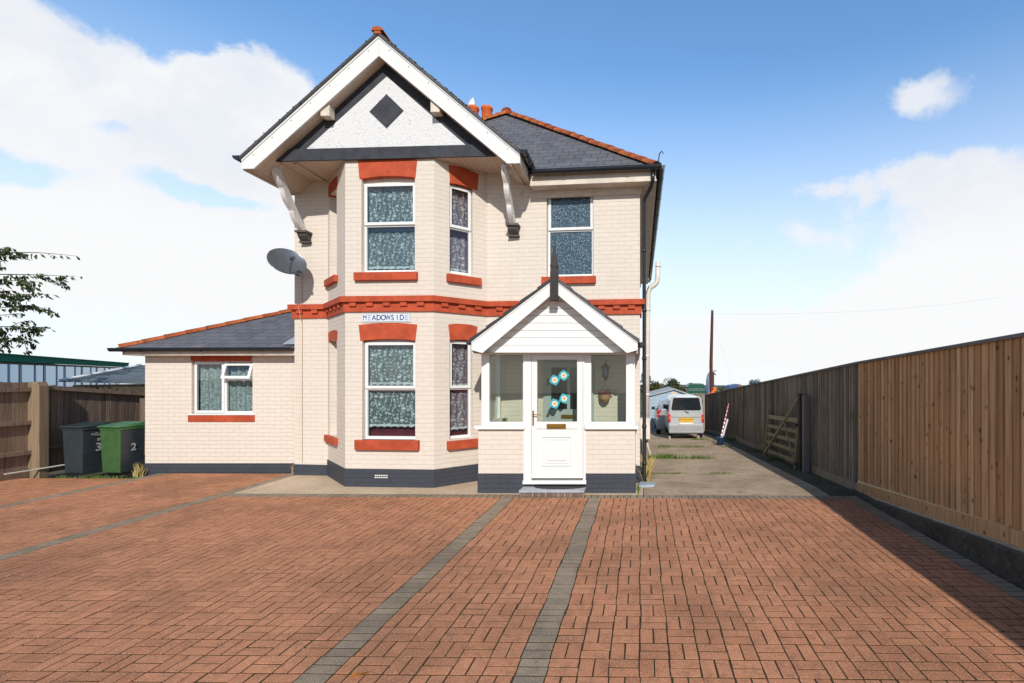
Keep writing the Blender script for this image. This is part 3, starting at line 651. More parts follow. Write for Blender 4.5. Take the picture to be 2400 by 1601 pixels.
# terracotta with lichen
m, t, b = new_mat('lichened_terracotta'); tc = N(t, 'ShaderNodeTexCoord'); a_ = N(t, 'ShaderNodeAttribute', attribute_name='rnd')
n = noise(t, tc.outputs['Object'], 5, 6, .65); n2 = noise(t, tc.outputs['Object'], 18, 4, .6)
c = mixc(t, a_.outputs['Fac'], (.36, .085, .030), (.48, .14, .05)); c = mixc(t, M_(t, 'MULTIPLY', smooth(t, n2.outputs[0], .52, .68), .8), c, (.12, .055, .035))
c = mixc(t, smooth(t, n.outputs[0], .60, .66), c, (.52, .24, .02)); t.links.new(c, b.inputs['Base Color']); b.inputs['Roughness'].default_value = .85; b.inputs['Specular IOR Level'].default_value = .15
bp = N(t, 'ShaderNodeBump'); bp.inputs['Strength'].default_value = .5; bp.inputs['Distance'].default_value = .01; t.links.new(n2.outputs[0], bp.inputs['Height']); t.links.new(bp.outputs[0], b.inputs['Normal'])
TILE = m
rt = MB(); ridge_tiles(rt, (.30, 8.63, ZE+.03), (RX, 12.11, 8.20), .10); ridge_tiles(rt, (-6.5, 9.45, ZE+.1), (RX, 12.11, 8.20), .10); ridge_tiles(rt, (RX, 12.0, 8.21), (RX, 15.2, 8.21), .10)
rt.build('ridge_tiles', TILE, roof, smooth=True)
hk = MB(); hk.tube([(.31, 8.62, 5.46), (.315, 8.60, 5.56), (.33, 8.58, 5.66), (.37, 8.57, 5.70), (.40, 8.57, 5.66)], .010, 6); hk.build('hip_iron', GUT, roof)
# chimney
ch = MB(); ch.box(-5.1, -4.0, 13.2, 14.0, 6.5, 8.55); chim = ch.build('chimney', plain('old_brick', (.25, .08, .05), .85, var=.3, nscale=12), roof)
for px_ in (1109, 1141.5):
    p = MB(); Yc = 13.5; xx = wx(px_, Yc); p.lathe([(.155, 0), (.15, .04), (.135, .08), (.135, .42), (.155, .44), (.155, .49), (.14, .51), (.12, .51), (.11, .1)], 24, (xx, Yc, 8.55))
    po = p.build('chimney_pot', POT, roof, smooth=True)
# gable ------------------------------------------------------------
GX, GZ, HW, TH = -4.325, 7.53, 2.362, .33
sl_ = (GZ-5.53)/HW; yB0, yB1 = 8.50, 8.27    # bargeboard plane, slightly skewed like the facade
byl = lambda x: yB0+(x+6.69)/(4.72)*(yB1-yB0)
zt_ = lambda x: GZ-abs(x-GX)*sl_
gr = MB()
xl, xr = GX-HW-.03, GX+HW+.03
f_ = lambda x: byl(x)-.055
slope(gr, (xl, 11.4, zt_(xl)+.045), (xl, f_(xl), zt_(xl)+.045), (GX, f_(GX), GZ+.045), (GX, 11.4, GZ+.045))
slope(gr, (xr, f_(xr), zt_(xr)+.045), (xr, 11.4, zt_(xr)+.045), (GX, 11.4, GZ+.045), (GX, f_(GX), GZ+.045))
for x0, x1 in ((xl, GX), (GX, xr)):   # verge edge
    gr.quad((x0, f_(x0), zt_(x0)), (x1, f_(x1), zt_(x1)), (x1, f_(x1), zt_(x1)+.045), (x0, f_(x0), zt_(x0)+.045))
    gr.quad((x0, f_(x0), zt_(x0)), (x1, f_(x1), zt_(x1)), (x1, f_(x1)+.3, zt_(x1)), (x0, f_(x0)+.3, zt_(x0)))
gr.quad((xl, f_(xl), zt_(xl)), (xl, f_(xl), zt_(xl)+.045), (xl, 11.4, zt_(xl)+.045), (xl, 11.4, zt_(xl)))
gr.quad((xr, f_(xr), zt_(xr)), (xr, f_(xr), zt_(xr)+.045), (xr, 11.4, zt_(xr)+.045), (xr, 11.4, zt_(xr)))
groof = gr.build('gable_roof', SLATE, house)
q = MB(); ridge_tiles(q, (GX, f_(GX)-.02, GZ+.07), (GX, 11.3, GZ+.055), .08); 
q.prism([(GX-.07, GZ+.0), (GX+.07, GZ+.0), (GX, GZ+.10)], -f_(GX)+.012, -f_(GX)-.03, lambda u, d, z: (u, -d, z)); q.build('ridge_tiles', TILE, groof)
# mossy verge edge
mo = MB(); rnd = random.Random(3)
for k in range(260):
    t_ = rnd.random(); x = GX+(HW+.02)*t_ if rnd.random() < .8 else GX-(HW)*t_; y = f_(x)+rnd.uniform(-.012, .05); z = zt_(x)+.047+rnd.uniform(-.01, .004); s_ = rnd.uniform(.006, .018)
    mo.lathe([(0, s_*.8), (s_*.7, s_*.5), (s_, 0), (s_*.6, -s_*.3)], 5, (x, y, z))
mo.build('moss', plain('moss', (.13, .11, .025), .95, var=.4, nscale=20), groof)
# underside
us_ = MB(); g2 = lambda x: zt_(x)-TH
for x0, x1 in ((GX-HW, GX), (GX, GX+HW)):
    kk = (TH-.155)/sl_; xa, xb = (x0+kk, x1) if x1 == GX else (x0, x1-kk); zl = zt_(x0 if x1 == GX else x1)-.155
    us_.quad((xa, byl(xa)+.02, g2(xa)), (xb, byl(xb)+.02, g2(xb)), (xb, 9.7, g2(xb)), (xa, 9.7, g2(xa)))
    xa, xb = (x0, x0+kk) if x1 == GX else (x1-kk, x1)
    us_.quad((xa, byl(xa)+.02, zl), (xb, byl(xb)+.02, zl), (xb, 9.7, zl), (xa, 9.7, zl))
us_.build('raking_soffit', SOFFIT, house)
for x, s_ in ((GX-HW, -1), (GX+HW, 1)):
    fsd = MB(); yb = byl(x)+.02; ye_ = 9.72 if s_ < 0 else 9.2
    fsd.box(min(x, x-s_*.02), max(x, x-s_*.02), yb, ye_, zt_(x)-.15, zt_(x)-.001); fsd.box(min(x, x-s_*.06), max(x, x-s_*.06), yb+.002, ye_-.01, zt_(x)-.175, zt_(x)-.157)
    fsd.box(min(x-s_*.14, x-s_*.16), max(x-s_*.14, x-s_*.16), yb+.002, ye_-.01, zt_(x)-.185, zt_(x)-.10); fsd.build('eaves_fascia', OFFW, house)
bb = MB()
for s_ in (-1, 1):
    xe = GX+s_*(HW); xi = GX+s_*(HW-.20)
    th = TH+.005; poly = [(GX, GZ), (xe, zt_(xe)), (xe, zt_(xe)-.16), (xe-s_*(th-.16)/sl_, zt_(xe)-.16), (GX, GZ-th)]
    vs = [(x, byl(x)-.012, z) for x, z in poly]+[(x, byl(x)+.022, z) for x, z in poly]; n_ = len(poly)
    bb.add(vs, [tuple(range(n_)), tuple(range(2*n_-1, n_-1, -1))]+[(i, (i+1) % n_, (i+1) % n_+n_, i+n_) for i in range(n_)])
    # capping strip along the top
    poly = [(GX, GZ-.001), (xe, zt_(xe)-.001), (xe, zt_(xe)-.045), (GX, GZ-.045)]
    vs = [(x, byl(x)-.024, z) for x, z in poly]+[(x, byl(x)-.0125, z) for x, z in poly]
    bb.add(vs, [(0, 1, 2, 3), (7, 6, 5, 4), (0, 4, 5, 1), (1, 5, 6, 2), (2, 6, 7, 3), (3, 7, 4, 0)])
bb.build('bargeboard', WHITE, house, bevel=.002)
nl = MB()
for s_ in (-1, 1):
    for k in range(7):
        x = GX+s_*(.18+k*.33); z = zt_(x)-.10; nl.box(x-.007, x+.007, byl(x)-.018, byl(x)-.011, z-.007, z+.007)
nl.build('nail', plain('nail_grey', (.15, .15, .15), .5), house)
for dx in (-.95, .93):
    x = GX+dx; z = g2(x); y1 = 8.62; s_ = 1 if dx < 0 else -1
    # short purlin end under the soffit
    st = MB(); st.box(x-.075, x+.075, byl(x)+.03, y1, z-.15, z+.05); st.build('purlin_end', OFFW, house, bevel=.006)
# gable wall
GW = Plane((-6.30, 8.70), (-2.36, 8.48)); gwf = lambda u, d, z: GW(u, d, z)
def gu(x): return (x+6.30)/(3.94)*GW.L
gzz = lambda x: min(g2(x)+.02, 7.2)
q = MB(); q.prism([(gu(-6.26), ZS+.005), (gu(-2.38), ZS+.005), (gu(GX), g2(GX)+.03)], -.10, 0, gwf); gw = q.build('gable_wall', BLACKP, house)
q = MB(); q.prism([(gu(-5.72), 5.775), (gu(-2.93), 5.775), (gu(-4.30), 6.975)], -.01, .004, gwf); q.build('white_infill', DASH, gw)
q = MB(); dc = (gu(-4.30), 6.385); q.prism([(dc[0]-.30, dc[1]), (dc[0], dc[1]-.29), (dc[0]+.30, dc[1]), (dc[0], dc[1]+.29)], .0045, .012, gwf); q.build('diamond', BLACKP, gw)
q = MB(); q.box(gu(-6.24), gu(-2.41), .002, .035, ZS-.012, ZS+.19, fr=gwf); q.build('beam', BLACKP, gw, bevel=.004)
q = MB(); q.quad((-6.2, 8.72, ZS), (-2.40, 8.50, ZS), (-2.40, 9.4, ZS), (-6.2, 9.75, ZS)); q.box(-6.0, -5.93, 8.75, 9.6, ZS-.03, ZS-.002); q.build('flat_soffit', SOFFITX, house)
gg = MB(); gutter(gg, (GX-HW-.06, 8.43, 5.57), (GX-HW-.06, 9.6, 5.56)); gg.build('gutter', GUT, house); gg = MB(); gutter(gg, (GX+HW+.065, 8.20, 5.57), (GX+HW+.065, 8.9, 5.56)); gg.build('gutter', GUT, house)
# curved brackets on corbels
def bracket(x, yt, zt, yb, zb, name='bracket'):
    mb = MB(); w_ = .043; ns = 28; front = []; back = []
    for k in range(ns+1):
        s_ = k/ns; y = yt+(yb-yt)*s_**1.25; z = zt+(zb-zt)*s_; sc_ = .045*abs(math.sin(s_*math.pi*3.0))
        front.append((y-.055-sc_, z-.02)); back.append((y+.065, z+.02))
    poly = front+back[::-1]; n_ = len(poly); vs = [(x-w_, y, z) for y, z in poly]+[(x+w_, y, z) for y, z in poly]
    fs = [(i, i+n_, (i+1) % n_+n_, (i+1) % n_) for i in range(n_)]
    for k in range(ns): fs += [(k, k+1, n_-2-k, n_-1-k), (n_+k, n_+n_-1-k, n_+n_-2-k, n_+k+1)]
    mb.add(vs, fs); o = mb.build(name, plain('bracket_paint', (.74, .72, .70), .6, var=.15, nscale=14), house)
    q = MB(); yw = MAIN.A.y+MAIN.d.y*((x+6.6)/MAIN.d.x)
    q.box(x-.11, x+.11, yw-.20, yw+.02, zb-.045, zb-.005); q.prism([(yw+.02, zb-.046), (yw-.17, zb-.046), (yw-.15, zb-.10), (yw-.08, zb-.17), (yw+.02, zb-.18)], x-.085, x+.085, lambda u, d, z: (d, u, z)); q.box(x-.10, x+.10, yw-.09, yw+.02, zb-.215, zb-.182)
    q.build('corbel', plain('dark_corbel', (.075, .07, .065), .7, var=.3), o, bevel=.004)
bracket(-6.34, 8.82, 5.53, 9.50, 4.62); bracket(-2.28, 8.52, 5.45, 9.05, 4.62)
# little blind vent on the right wall
q = MB(); u0, u1, z0, z1 = MAIN.rect(1205, 1223, 441, 459); q.box(u0, u1, 0, .012, z0, z1, fr=lambda x, y, z: MAIN(x, y, z)); q.build('vent_cover', OFFW, house, bevel=.003)
# extension roof
ez = 2.43; e0, e1 = (-10.0, 9.64, ez), (-6.6, 9.64, ez); tp = (-6.6, 13.04, ez+1.62)
q = MB(); slope(q, e0, e1, tp, tp); slope(q, (-10.0, 17.2, ez), e0, tp, (-6.6, 17.2, ez+1.62)); 
for a, b_ in ((e0, e1), ((-10., 17.2, ez), e0)): q.quad((a[0], a[1], ez-.025), (b_[0], b_[1], ez-.025), b_, a)
er = q.build('side_roof', SLATE, house)
q = MB(); ridge_tiles(q, (-9.97, 9.67, ez+.02), tp[:2]+(tp[2]+.03,), .085); q.build('ridge_tiles', TILE, er, smooth=True)
q = MB(); q.box(-9.93, -6.61, 9.70, 9.925, 2.285, 2.30); q.box(-9.93, -6.61, 9.70, 9.72, 2.295, 2.41); q.box(-9.93, -9.71, 9.72, 17, 2.285, 2.30); q.box(-9.93, -9.91, 9.7, 17, 2.295, 2.41); q.build('fascia', OFFW, house)
q = MB(); gutter(q, (-10.10, 9.63, 2.415), (-6.63, 9.63, 2.43), .05); gutter(q, (-10.03, 9.62, 2.42), (-10.03, 17, 2.42), .05); q.build('gutter', GUT, house)
q = MB(); q.box(-6.85, -6.62, 9.70, 10.1, ez+.04, ez+.055, fr=lambda x, y, z: (x, y, z+(y-9.64)*.4765)); q.build('lead_flashing', LEADG, er)
# downpipe front right corner + soil pipe + meter box
q = MB(); q.tube([(.22, 8.62, 5.38), (.22, 8.62, 5.25), (.20, 8.70, 5.17), (.09, 8.90, 5.02), (.075, 8.93, 4.95), (.075, 8.93, .10), (.085, 8.90, .03)], .034, 12)
for z in (4.1, 3.05, 2.2, 1.0, .35): q.tube([(.075, 8.93, z-.03), (.075, 8.93, z+.03)], .041, 12)
q.build('downpipe', GUT, house, smooth=True)
WP = plain('pale_plastic_pipe', (.66, .58, .50), .45, var=.08)
q = MB(); Ys = 18.5; q.tube([(.66, Ys, 6.05), (.64, Ys, 5.45), (.61, Ys, 5.30), (.52, Ys, 5.20), (.36, Ys, 5.10), (.30, Ys, 4.9), (.28, Ys, 3.8), (.24, Ys, -.5)], .09, 12)
for z in (5.9, 5.35, 4.3, 2.6, 1.2): q.tube([(.66 if z > 5.4 else .29 if z > 4 else .26, Ys, z-.04), (.66 if z > 5.4 else .29 if z > 4 else .26, Ys, z+.04)], .10, 12)
q.build('soil_pipe', WP, house, smooth=True)
q = MB(); q.box(.0, .26, 13.0, 13.5, .25, .78); q.build('meter_box', plain('meter_cream', (.68, .60, .52), .5), house, bevel=.02)
q = MB(); q.tube([(.18, 13.2, .25), (.2, 13.2, .05), (.28, 13.3, -.2)], .03, 8); q.build('service_pipe', WP, house)
# aerial cable down the left
q = MB(); uc = MAIN.u(709); q.tube([MAIN(uc, .015, z) for z in (3.95, 3.6, 3.26)]+[MAIN(uc, .10, 3.2), MAIN(uc+.01, .05, 2.97)]+[MAIN(uc+.004, .012, z) for z in (2.9, 2.3, 1.7, 1.1, .6, .25)], .006, 6); q.build('cable', plain('cable_tan', (.50, .38, .26), .6), house)
q = MB(); q.box(-6.61, -6.58, 10.0, 10.02, .1, .2)

# ------------------------------------------------------------------ porch
PY = 8.18; PR = Plane((-2.616, PY), (-.078, PY)); pf = lambda x, y, z: PR(x, y, z); U = lambda x: x+2.616
XD0, XD1 = wx(1229, PY), wx(1373, PY); ZT = 2.285; ZSL = 1.03
q = MB()
PRS = Plane((-.078, PY), (-.078, 8.955)); PLS = Plane((-2.616, 9.2), (-2.616, PY)); 
for sp_l, a, b_, x in ((PLS, 0, U(XD0), XD0), (PRS, U(XD1), PR.L, XD1)):
    q = MB(); wall(q, PR, .31, ZSL, [], a, b_); wall(q, sp_l, .31, ZSL); q.quad((x, PY, .3), (x, PY+.12, .3), (x, PY+.12, ZSL), (x, PY, ZSL)); q.quad(PR(a, -.12, 0), PR(b_, -.12, 0), PR(b_, -.12, ZSL), PR(a, -.12, ZSL)); q.build('porch_wall', CREAM, house)
q = MB(); sweep(q, [(-2.616, 9.2), (-2.616, PY), (XD0, PY)], .010, 0, .315); sweep(q, [(XD1, PY), (-.078, PY), (-.078, 9.0)], .010, 0, .315); q.box(XD0-.01, XD1+.01, PY+.02, PY+.1, 0, .17); q.build('plinth', PLINTH, house)
q = MB(); q.quad((-2.6, 8.2, .16), (-.09, 8.2, .16), (-.09, 9.0, .16), (-2.6, 9.25, .16)); q.build('porch_floor', plain('quarry_tile', (.25, .13, .09), .5), house)
# glazing
ZG0 = 1.05; 
for a, b_, pz_, L__ in ((wx(1112, PY-.05)+2.616, U(XD0)+.012, PLS, .98), (U(XD1)-.012, wx(1497, PY-.05)+2.616, PRS, .775)):
    q = MB(); q.box(a, b_, -.15, .06, ZSL+.002, ZSL+.06, fr=pf); q.box(-.02 if pz_ is PRS else 0, L__, -.14, .06, ZSL+.003, ZSL+.058, fr=lambda x, y, z, pz_=pz_: pz_(x, y, z)); q.build('porch_sill', WHITE, house, bevel=.006)

zb_ = ZSL+.061
xs_p = [(-2.50, XD0+.0), (XD1, -.09)]
def pwin(pl, u0, u1, z0, z1, w=.055, thick=(-.09, -.02), wl=None, wr=None):
    mb = MB(); fr = lambda x, y, z: pl(x, y, z); wl = w if wl is None else wl; wr = w if wr is None else wr
    mb.box(u0, u0+wl, thick[0], thick[1], z0, z1, fr=fr); mb.box(u1-wr, u1, thick[0], thick[1], z0, z1, fr=fr); mb.box(u0+wl, u1-wr, thick[0], thick[1], z0, z0+w, fr=fr); mb.box(u0+wl, u1-wr, thick[0], thick[1], z1-.02, z1, fr=fr)
    o = mb.build('porch_window', WHITE, house, bevel=.004)
    p = MB(); p.quad(pl(u0+wl-.01, -.055, z0+w-.01), pl(u1-wr+.01, -.055, z0+w-.01), pl(u1-wr+.01, -.055, z1-.015), pl(u0+wl-.01, -.055, z1-.015)); p.build('pane', GLASSP, o); return o
uL = wx(1130, PY)+2.616; uDL = wx(1227, PY)+2.616; uDR = wx(1385, PY)+2.616; uR = wx(1486, PY)+2.616
pwin(PR, uL, uDL-.004, zb_, ZT, .055, wl=.11, wr=.012); pwin(PR, wx(1368, PY)+2.616, uR, zb_, ZT, .055, wl=.12, wr=.13)
pwin(PRS, .034, .76, zb_, ZT-.002, .05, (-.10, -.004), wl=.14, wr=.14); pwin(PLS, .05, .96, zb_, ZT-.002, .05, (-.10, -.03))
q = MB(); q.box(U(-2.60), U(-.09), -.10, -.0, ZT+.001, ZT+.06, fr=pf); q.build('porch_lintel', WHITE, house)
# front door frame and door
q = MB(); dx0, dx1 = wx(1227, PY)+2.616, wx(1373, PY)+2.616; dz0 = wz(1130, PY)
zl0, zl1 = wz(1121, PY), wz(831.5, PY); lx0, lx1 = wx(1246, PY)+2.616, wx(1366, PY)+2.616
q.box(dx0, lx0-.003, -.09, .012, dz0, ZT-.001, fr=pf); q.box(lx1+.003, dx1+.0, -.09, .012, dz0, zb_-.06, fr=pf); q.box(lx1+.003, dx1-.02, -.09, .012, zb_-.06, ZT-.001, fr=pf); q.box(lx0-.003, lx1+.003, -.09, .010, zl1+.004, ZT-.001, fr=pf)
q.box(dx0-.01, dx1+.01, -.09, .035, dz0-.03, dz0+.028, fr=pf); q.build('door_frame', WHITE, house, bevel=.006)
q = MB(); gx0, gx1, gz0, gz1 = wx(1259, PY)+2.616, wx(1352.6, PY)+2.616, wz(988.5, PY), wz(843, PY)
ring(q, PR, lx0, lx1, gz0-.10, zl1, 0.0, -.06, .004)
q.v = []; q.f = []; q.m = []; q.u = []; q.c = []
q.box(lx0, gx0, -.06, .006, zl0, zl1, fr=pf); q.box(gx1, lx1, -.06, .006, zl0, zl1, fr=pf); q.box(gx0, gx1, -.06, .006, gz1, zl1, fr=pf); q.box(gx0, gx1, -.06, .006, zl0, zl0+.12, fr=pf)
q.box(gx0, gx1, -.06, .006, gz0-.115, gz0, fr=pf); q.box(gx0, gx1, -.06, -.006, zl0+.12, gz0-.115, fr=pf)
def framep(a, b_, c_, d, d0, d1, w_):   # raised moulding ring
    ring(q, PR, a, b_, c_, d, w_, d0, d1)
pa, pb, pc, pd = wx(1270.5, PY)+2.616, wx(1339, PY)+2.616, wz(1092, PY), wz(1023, PY)
framep(pa, pb, pc, pd, -.0055, .010, .014); framep(pa+.045, pb-.045, pc+.045, pd-.045, -.0055, .006, .010); q.box(pa+.085, pb-.085, -.0055, .010, pc+.085, pd-.085, fr=pf)
door = q.build('front_door', WHITE, house, bevel=.0035)
p = MB(); p.quad(PR(gx0-.004, -.02, gz0-.004), PR(gx1+.004, -.02, gz0-.004), PR(gx1+.004, -.02, gz1+.004), PR(gx0-.004, -.02, gz1+.004)); p.build('pane', GLASSP, door)
hx = wx(1250, PY); p = MB(); p.box(hx-.013, hx+.013, PY-.018, PY-.006, wz(997, PY), wz(962, PY)); p.tube([(hx, PY-.012, wz(971, PY)), (hx, PY-.06, wz(971, PY)), (hx+.04, PY-.065, wz(971, PY)), (hx+.13, PY-.06, wz(971.5, PY))], .009, 8); p.build('door_handle', BRASS, door, bevel=.002)
p = MB(); a, b_, c_, d = wx(1281.6, PY), wx(1326.5, PY), wz(1004.7, PY), wz(993.5, PY); p.box(a, b_, PY-.018, PY-.0062, c_, d); p.box(a+.02, b_-.02, PY-.023, PY-.0182, c_+.015, d-.02); p.build('letterbox', BRASS, door, bevel=.002)
# porch roof
PX, PZ, PW = -1.335, 3.41, 1.30; ps = (PZ-2.43)/PW; y0 = 7.90; pz = lambda x: PZ-abs(x-PX)*ps; pt = .20
q = MB()
for s_ in (-1, 1):
    xe = PX+s_*(PW+.03); ye_ = 9.3 if s_ < 0 else 9.1
    a, b_, c_, d = (xe, y0-.03, pz(xe)+.035), (xe, ye_, pz(xe)+.035), (PX, ye_, PZ+.035), (PX, y0-.03, PZ+.035)
    if s_ > 0: slope(q, a, b_, c_, d)
    else: slope(q, b_, a, d, c_)
    for k in range(5):     # slate verge steps
        t0, t1 = k/5, (k+1)/5; xa, xb = PX+s_*(PW+.03)*t0, PX+s_*(PW+.03)*t1; o_ = .012
        q.quad((xa, y0-.032, pz(xa)+.002), (xb, y0-.032, pz(xb)+.002), (xb, y0-.032, pz(xb)+.048+o_), (xa, y0-.032, pz(xa)+.036))
        q.quad((xa, y0-.032, pz(xa)+.036), (xb, y0-.032, pz(xb)+.048+o_), (xb, y0+.3, pz(xb)+.048+o_), (xa, y0+.3, pz(xa)+.036))
    q.quad((xe, y0-.03, pz(xe)), (xe, ye_, pz(xe)), (xe, ye_, pz(xe)+.035), (xe, y0-.03, pz(xe)+.035))
    q.quad((PX, y0-.03, PZ), (xe, y0-.03, pz(xe)), (xe, y0+.2, pz(xe)), (PX, y0+.2, PZ))
proof = q.build('porch_roof', SLATE, house)
q = MB()
for s_ in (-1, 1):
    xe = PX+s_*PW; xi = PX+s_*(PW-.17)
    poly = [(PX, PZ), (xe, pz(xe)), (xe, pz(xe)-pt+.065), (xi, pz(xe)-pt+.02), (PX, PZ-pt-.01)]
    q.prism(poly, y0, y0+.03, lambda u, d, z: (u, d, z)); 
    poly = [(PX, PZ-.001), (xe, pz(xe)-.001), (xe, pz(xe)-.03), (PX, PZ-.03)]; q.prism(poly, y0-.011, y0-.0005, lambda u, d, z: (u, d, z))
q.build('porch_bargeboard', WHITE, house, bevel=.002)
q = MB()
for s_ in (-1, 1):
    xe = PX+s_*PW; q.quad((PX, y0+.03, PZ-pt), (xe, y0+.03, pz(xe)-pt+.02), (xe, 9.1, pz(xe)-pt+.02), (PX, 9.1, PZ-pt))
    q.box(min(xe, xe-s_*.02), max(xe, xe-s_*.02), y0+.031, 8.95, pz(xe)-pt+.02, pz(xe)-.002)
q.quad((PX-PW, y0+.06, 2.26), (PX+PW, y0+.06, 2.26), (PX+PW, 9.0, 2.26), (PX-PW, 9.0, 2.26))
q.build('porch_soffit', OFFW, house)
q = MB(); z = 2.27; yb = y0+.20; k = 0
while z < 3.2:
    zn = min(z+.118, 3.21); wd = lambda zz: max(0, (PZ-pt-zz)/ps+.02)
    wa, wb = wd(z), wd(zn); q.add([(PX-wa, yb, z), (PX+wa, yb, z), (PX+wb, yb, zn-.008), (PX-wb, yb, zn-.008), (PX+wb, yb+.014, zn), (PX-wb, yb+.014, zn)], [(0, 1, 2, 3), (3, 2, 4, 5)]); z = zn
q.box(PX-1.22, PX+1.22, yb, yb+.1, 2.235, 2.272); q.build('gable_cladding', WHITE, house)
q = MB(); fy = y0-.025
q.box(PX-.06, PX+.06, fy-.04, fy+.055, 3.07, 3.50); 
prof = [(.06, 3.50), (.052, 3.56), (.062, 3.60), (.048, 3.66), (.03, 3.78), (.012, 3.90), (.003, 3.98)]
for k in range(len(prof)-1):
    (a, za), (b_, zb2) = prof[k], prof[k+1]; c0 = fy+.0075
    vs = [(PX+sx*a, c0+sy*a*.8, za) for sx, sy in ((-1, -1), (1, -1), (1, 1), (-1, 1))]+[(PX+sx*b_, c0+sy*b_*.8, zb2) for sx, sy in ((-1, -1), (1, -1), (1, 1), (-1, 1))]
    q.add(vs, [(0, 1, 5, 4), (1, 2, 6, 5), (2, 3, 7, 6), (3, 0, 4, 7)])
q.build('finial', wood('finial_wood', [(.045, .04, .038), (.06, .055, .05)]), house)
q = MB(); gutter(q, (PX+PW+.05, y0+.0, 2.42), (PX+PW+.05, 8.9, 2.42), .035); q.build('gutter', GUT, house); q = MB(); gutter(q, (PX-PW-.05, y0+.0, 2.42), (PX-PW-.05, 9.1, 2.42), .035); q.build('gutter', GUT, house)
# inner door on house wall inside the porch
MI = lambda x, y, z: MAIN(x, y, z); uu = lambda px: MAIN.u(px)
INW = plain('grey_inner_door', (.38, .42, .42), .5, var=.06)
q = MB(); a, b_ = uu(1275), uu(1392); zt2 = 2.14; q.box(a, b_, .0, .05, .17, zt2, fr=MI); g0, g1 = uu(1293.5), uu(1330)
idr = q.build('inner_door', INW, house, bevel=.004)
DG = plain('dark_glazing', (.018, .022, .026), .12)
p = MB(); p.box(uu(1294), uu(1331), .051, .056, MAIN.z(958, 4.9), 2.04, fr=MI); p.box(uu(1338), uu(1372), .051, .056, MAIN.z(958, 4.9), 2.04, fr=MI); p.build('dark_glass', DG, idr)
p = MB(); p.lathe([(0, .03), (.02, .028), (.025, .01), (.012, 0)], 12, (0, 0, 0), fr=lambda x, y, z: MAIN(uu(1286)+x, .05+z, MAIN.z(973, 4.9)+y)); p.build('door_knob', BRASS, idr); p = MB(); p.box(uu(1284), uu(1290), .051, .06, MAIN.z(902, 4.9), MAIN.z(887, 4.9), fr=MI); p.build('knocker', DG, idr)
p = MB(); p.box(uu(1317), uu(1349), .051, .062, MAIN.z(980, 4.9), MAIN.z(971, 4.9), fr=MI); p.build('letterbox', BRASS, idr)

# ------------------------------------------------------------------ things on the house
def text_mesh(body, size, mat_frame, name, mats, parent=None, ext=.002, bold=0):
    cu = bpy.data.curves.new('txt', 'FONT'); cu.body = body; cu.size = size; cu.extrude = ext; cu.offset = bold; cu.align_x = 'CENTER'; cu.align_y = 'CENTER'
    to = bpy.data.objects.new('txt', cu); C.objects.link(to); dg = bpy.context.evaluated_depsgraph_get(); me = bpy.data.meshes.new_from_object(to.evaluated_get(dg))
    mb = MB(); mb.add([mat_frame(v.co.x, v.co.z, v.co.y) for v in me.vertices], [tuple(p.vertices) for p in me.polygons])
    bpy.data.objects.remove(to); return mb.build(name, mats, parent)
sg = thing('house_name_sign', BF((W_fl[0]+W_fl[1])/2, 0, 2.75), 'small tiled name sign reading MEADOWSIDE below the red cornice of the bay', 'sign')
u0, u1, z0, z1 = BF.rect(848, 963, 734, 756.5); nL = 10
q = MB(); q.box(u0, u1, 0, .012, z0, z1, fr=lambda x, y, z: BF(x, y, z)); q.build('border', plain('sign_border', (.55, .55, .54), .5, var=.1), sg)
q = MB(); tw = (u1-u0-.05)/nL
for k in range(nL): q.box(u0+.025+k*tw+.002, u0+.025+(k+1)*tw-.002, .0122, .018, z0+.022, z1-.022, fr=lambda x, y, z: BF(x, y, z))
q.build('tiles', plain('sign_tile', (.66, .72, .80), .25, var=.08, nscale=30), sg)
q = MB(); ns_ = 34
for k in range(ns_):
    for zz in (z0+.008, z1-.014):
        u = u0+.01+(u1-u0-.02)*k/ns_; q.box(u, u+.009, .0122, .015, zz, zz+.007, fr=lambda x, y, z: BF(x, y, z))
q.build('rope_pattern', plain('rope_brown', (.28, .20, .16), .6), sg)
NAVY = plain('navy_letter', (.02, .028, .12), .4); FADE = plain('faded_letter', (.28, .36, .52), .4)
for k, chh in enumerate('MEADOWSIDE'):
    uc_ = u0+.025+(k+.5)*tw; zc = (z0+z1)/2; W_ = 1.0 if chh not in 'MW' else .80
    o = text_mesh(chh, .128, lambda x, y, z, uc_=uc_, zc=zc, W_=W_: BF(uc_+x*W_*.86, .020+y, zc+z), 'letter', FADE if k in (1, 9) else NAVY, sg, bold=0 if chh == 'M' else .001)
# satellite dish
dish = thing('satellite_dish', (-6.44, 9.62, 3.9), 'grey oval satellite dish on the left edge of the upstairs wall', 'satellite dish')
dcen = Vector((wx(673, 9.12), 9.12, wz(612, 9.12))); nrm = Vector((.623, -.561, .545)).normalized(); ax = Vector((0.5, 0.2, -.6)); ax = (ax-nrm*ax.dot(nrm)).normalized(); ay = nrm.cross(ax)
q = MB(); rr = [0, .07, .14, .20, .25, .29, .30]
prof = [(r_, (r_/.30)**2*.06-.06) for r_ in rr]+[(.302, .004), (.295, -.012)]+[(r_, (r_/.30)**2*.06-.072) for r_ in rr[::-1]]
q.lathe([(max(a, .001), b_) for a, b_ in prof], 40, fr=lambda x, y, z: tuple(dcen+ax*x+ay*y+nrm*z)); q.build('reflector', GREYM, dish, smooth=True)
q = MB(); dn_ = Vector((0, 0, -1)); dn_ = (dn_-nrm*dn_.dot(nrm)).normalized(); bot = dcen+dn_*.27; lnb = dcen+nrm*.30+dn_*.20; q.tube([bot, lnb], .012, 8); q.build('lnb_arm', GREYM, dish)
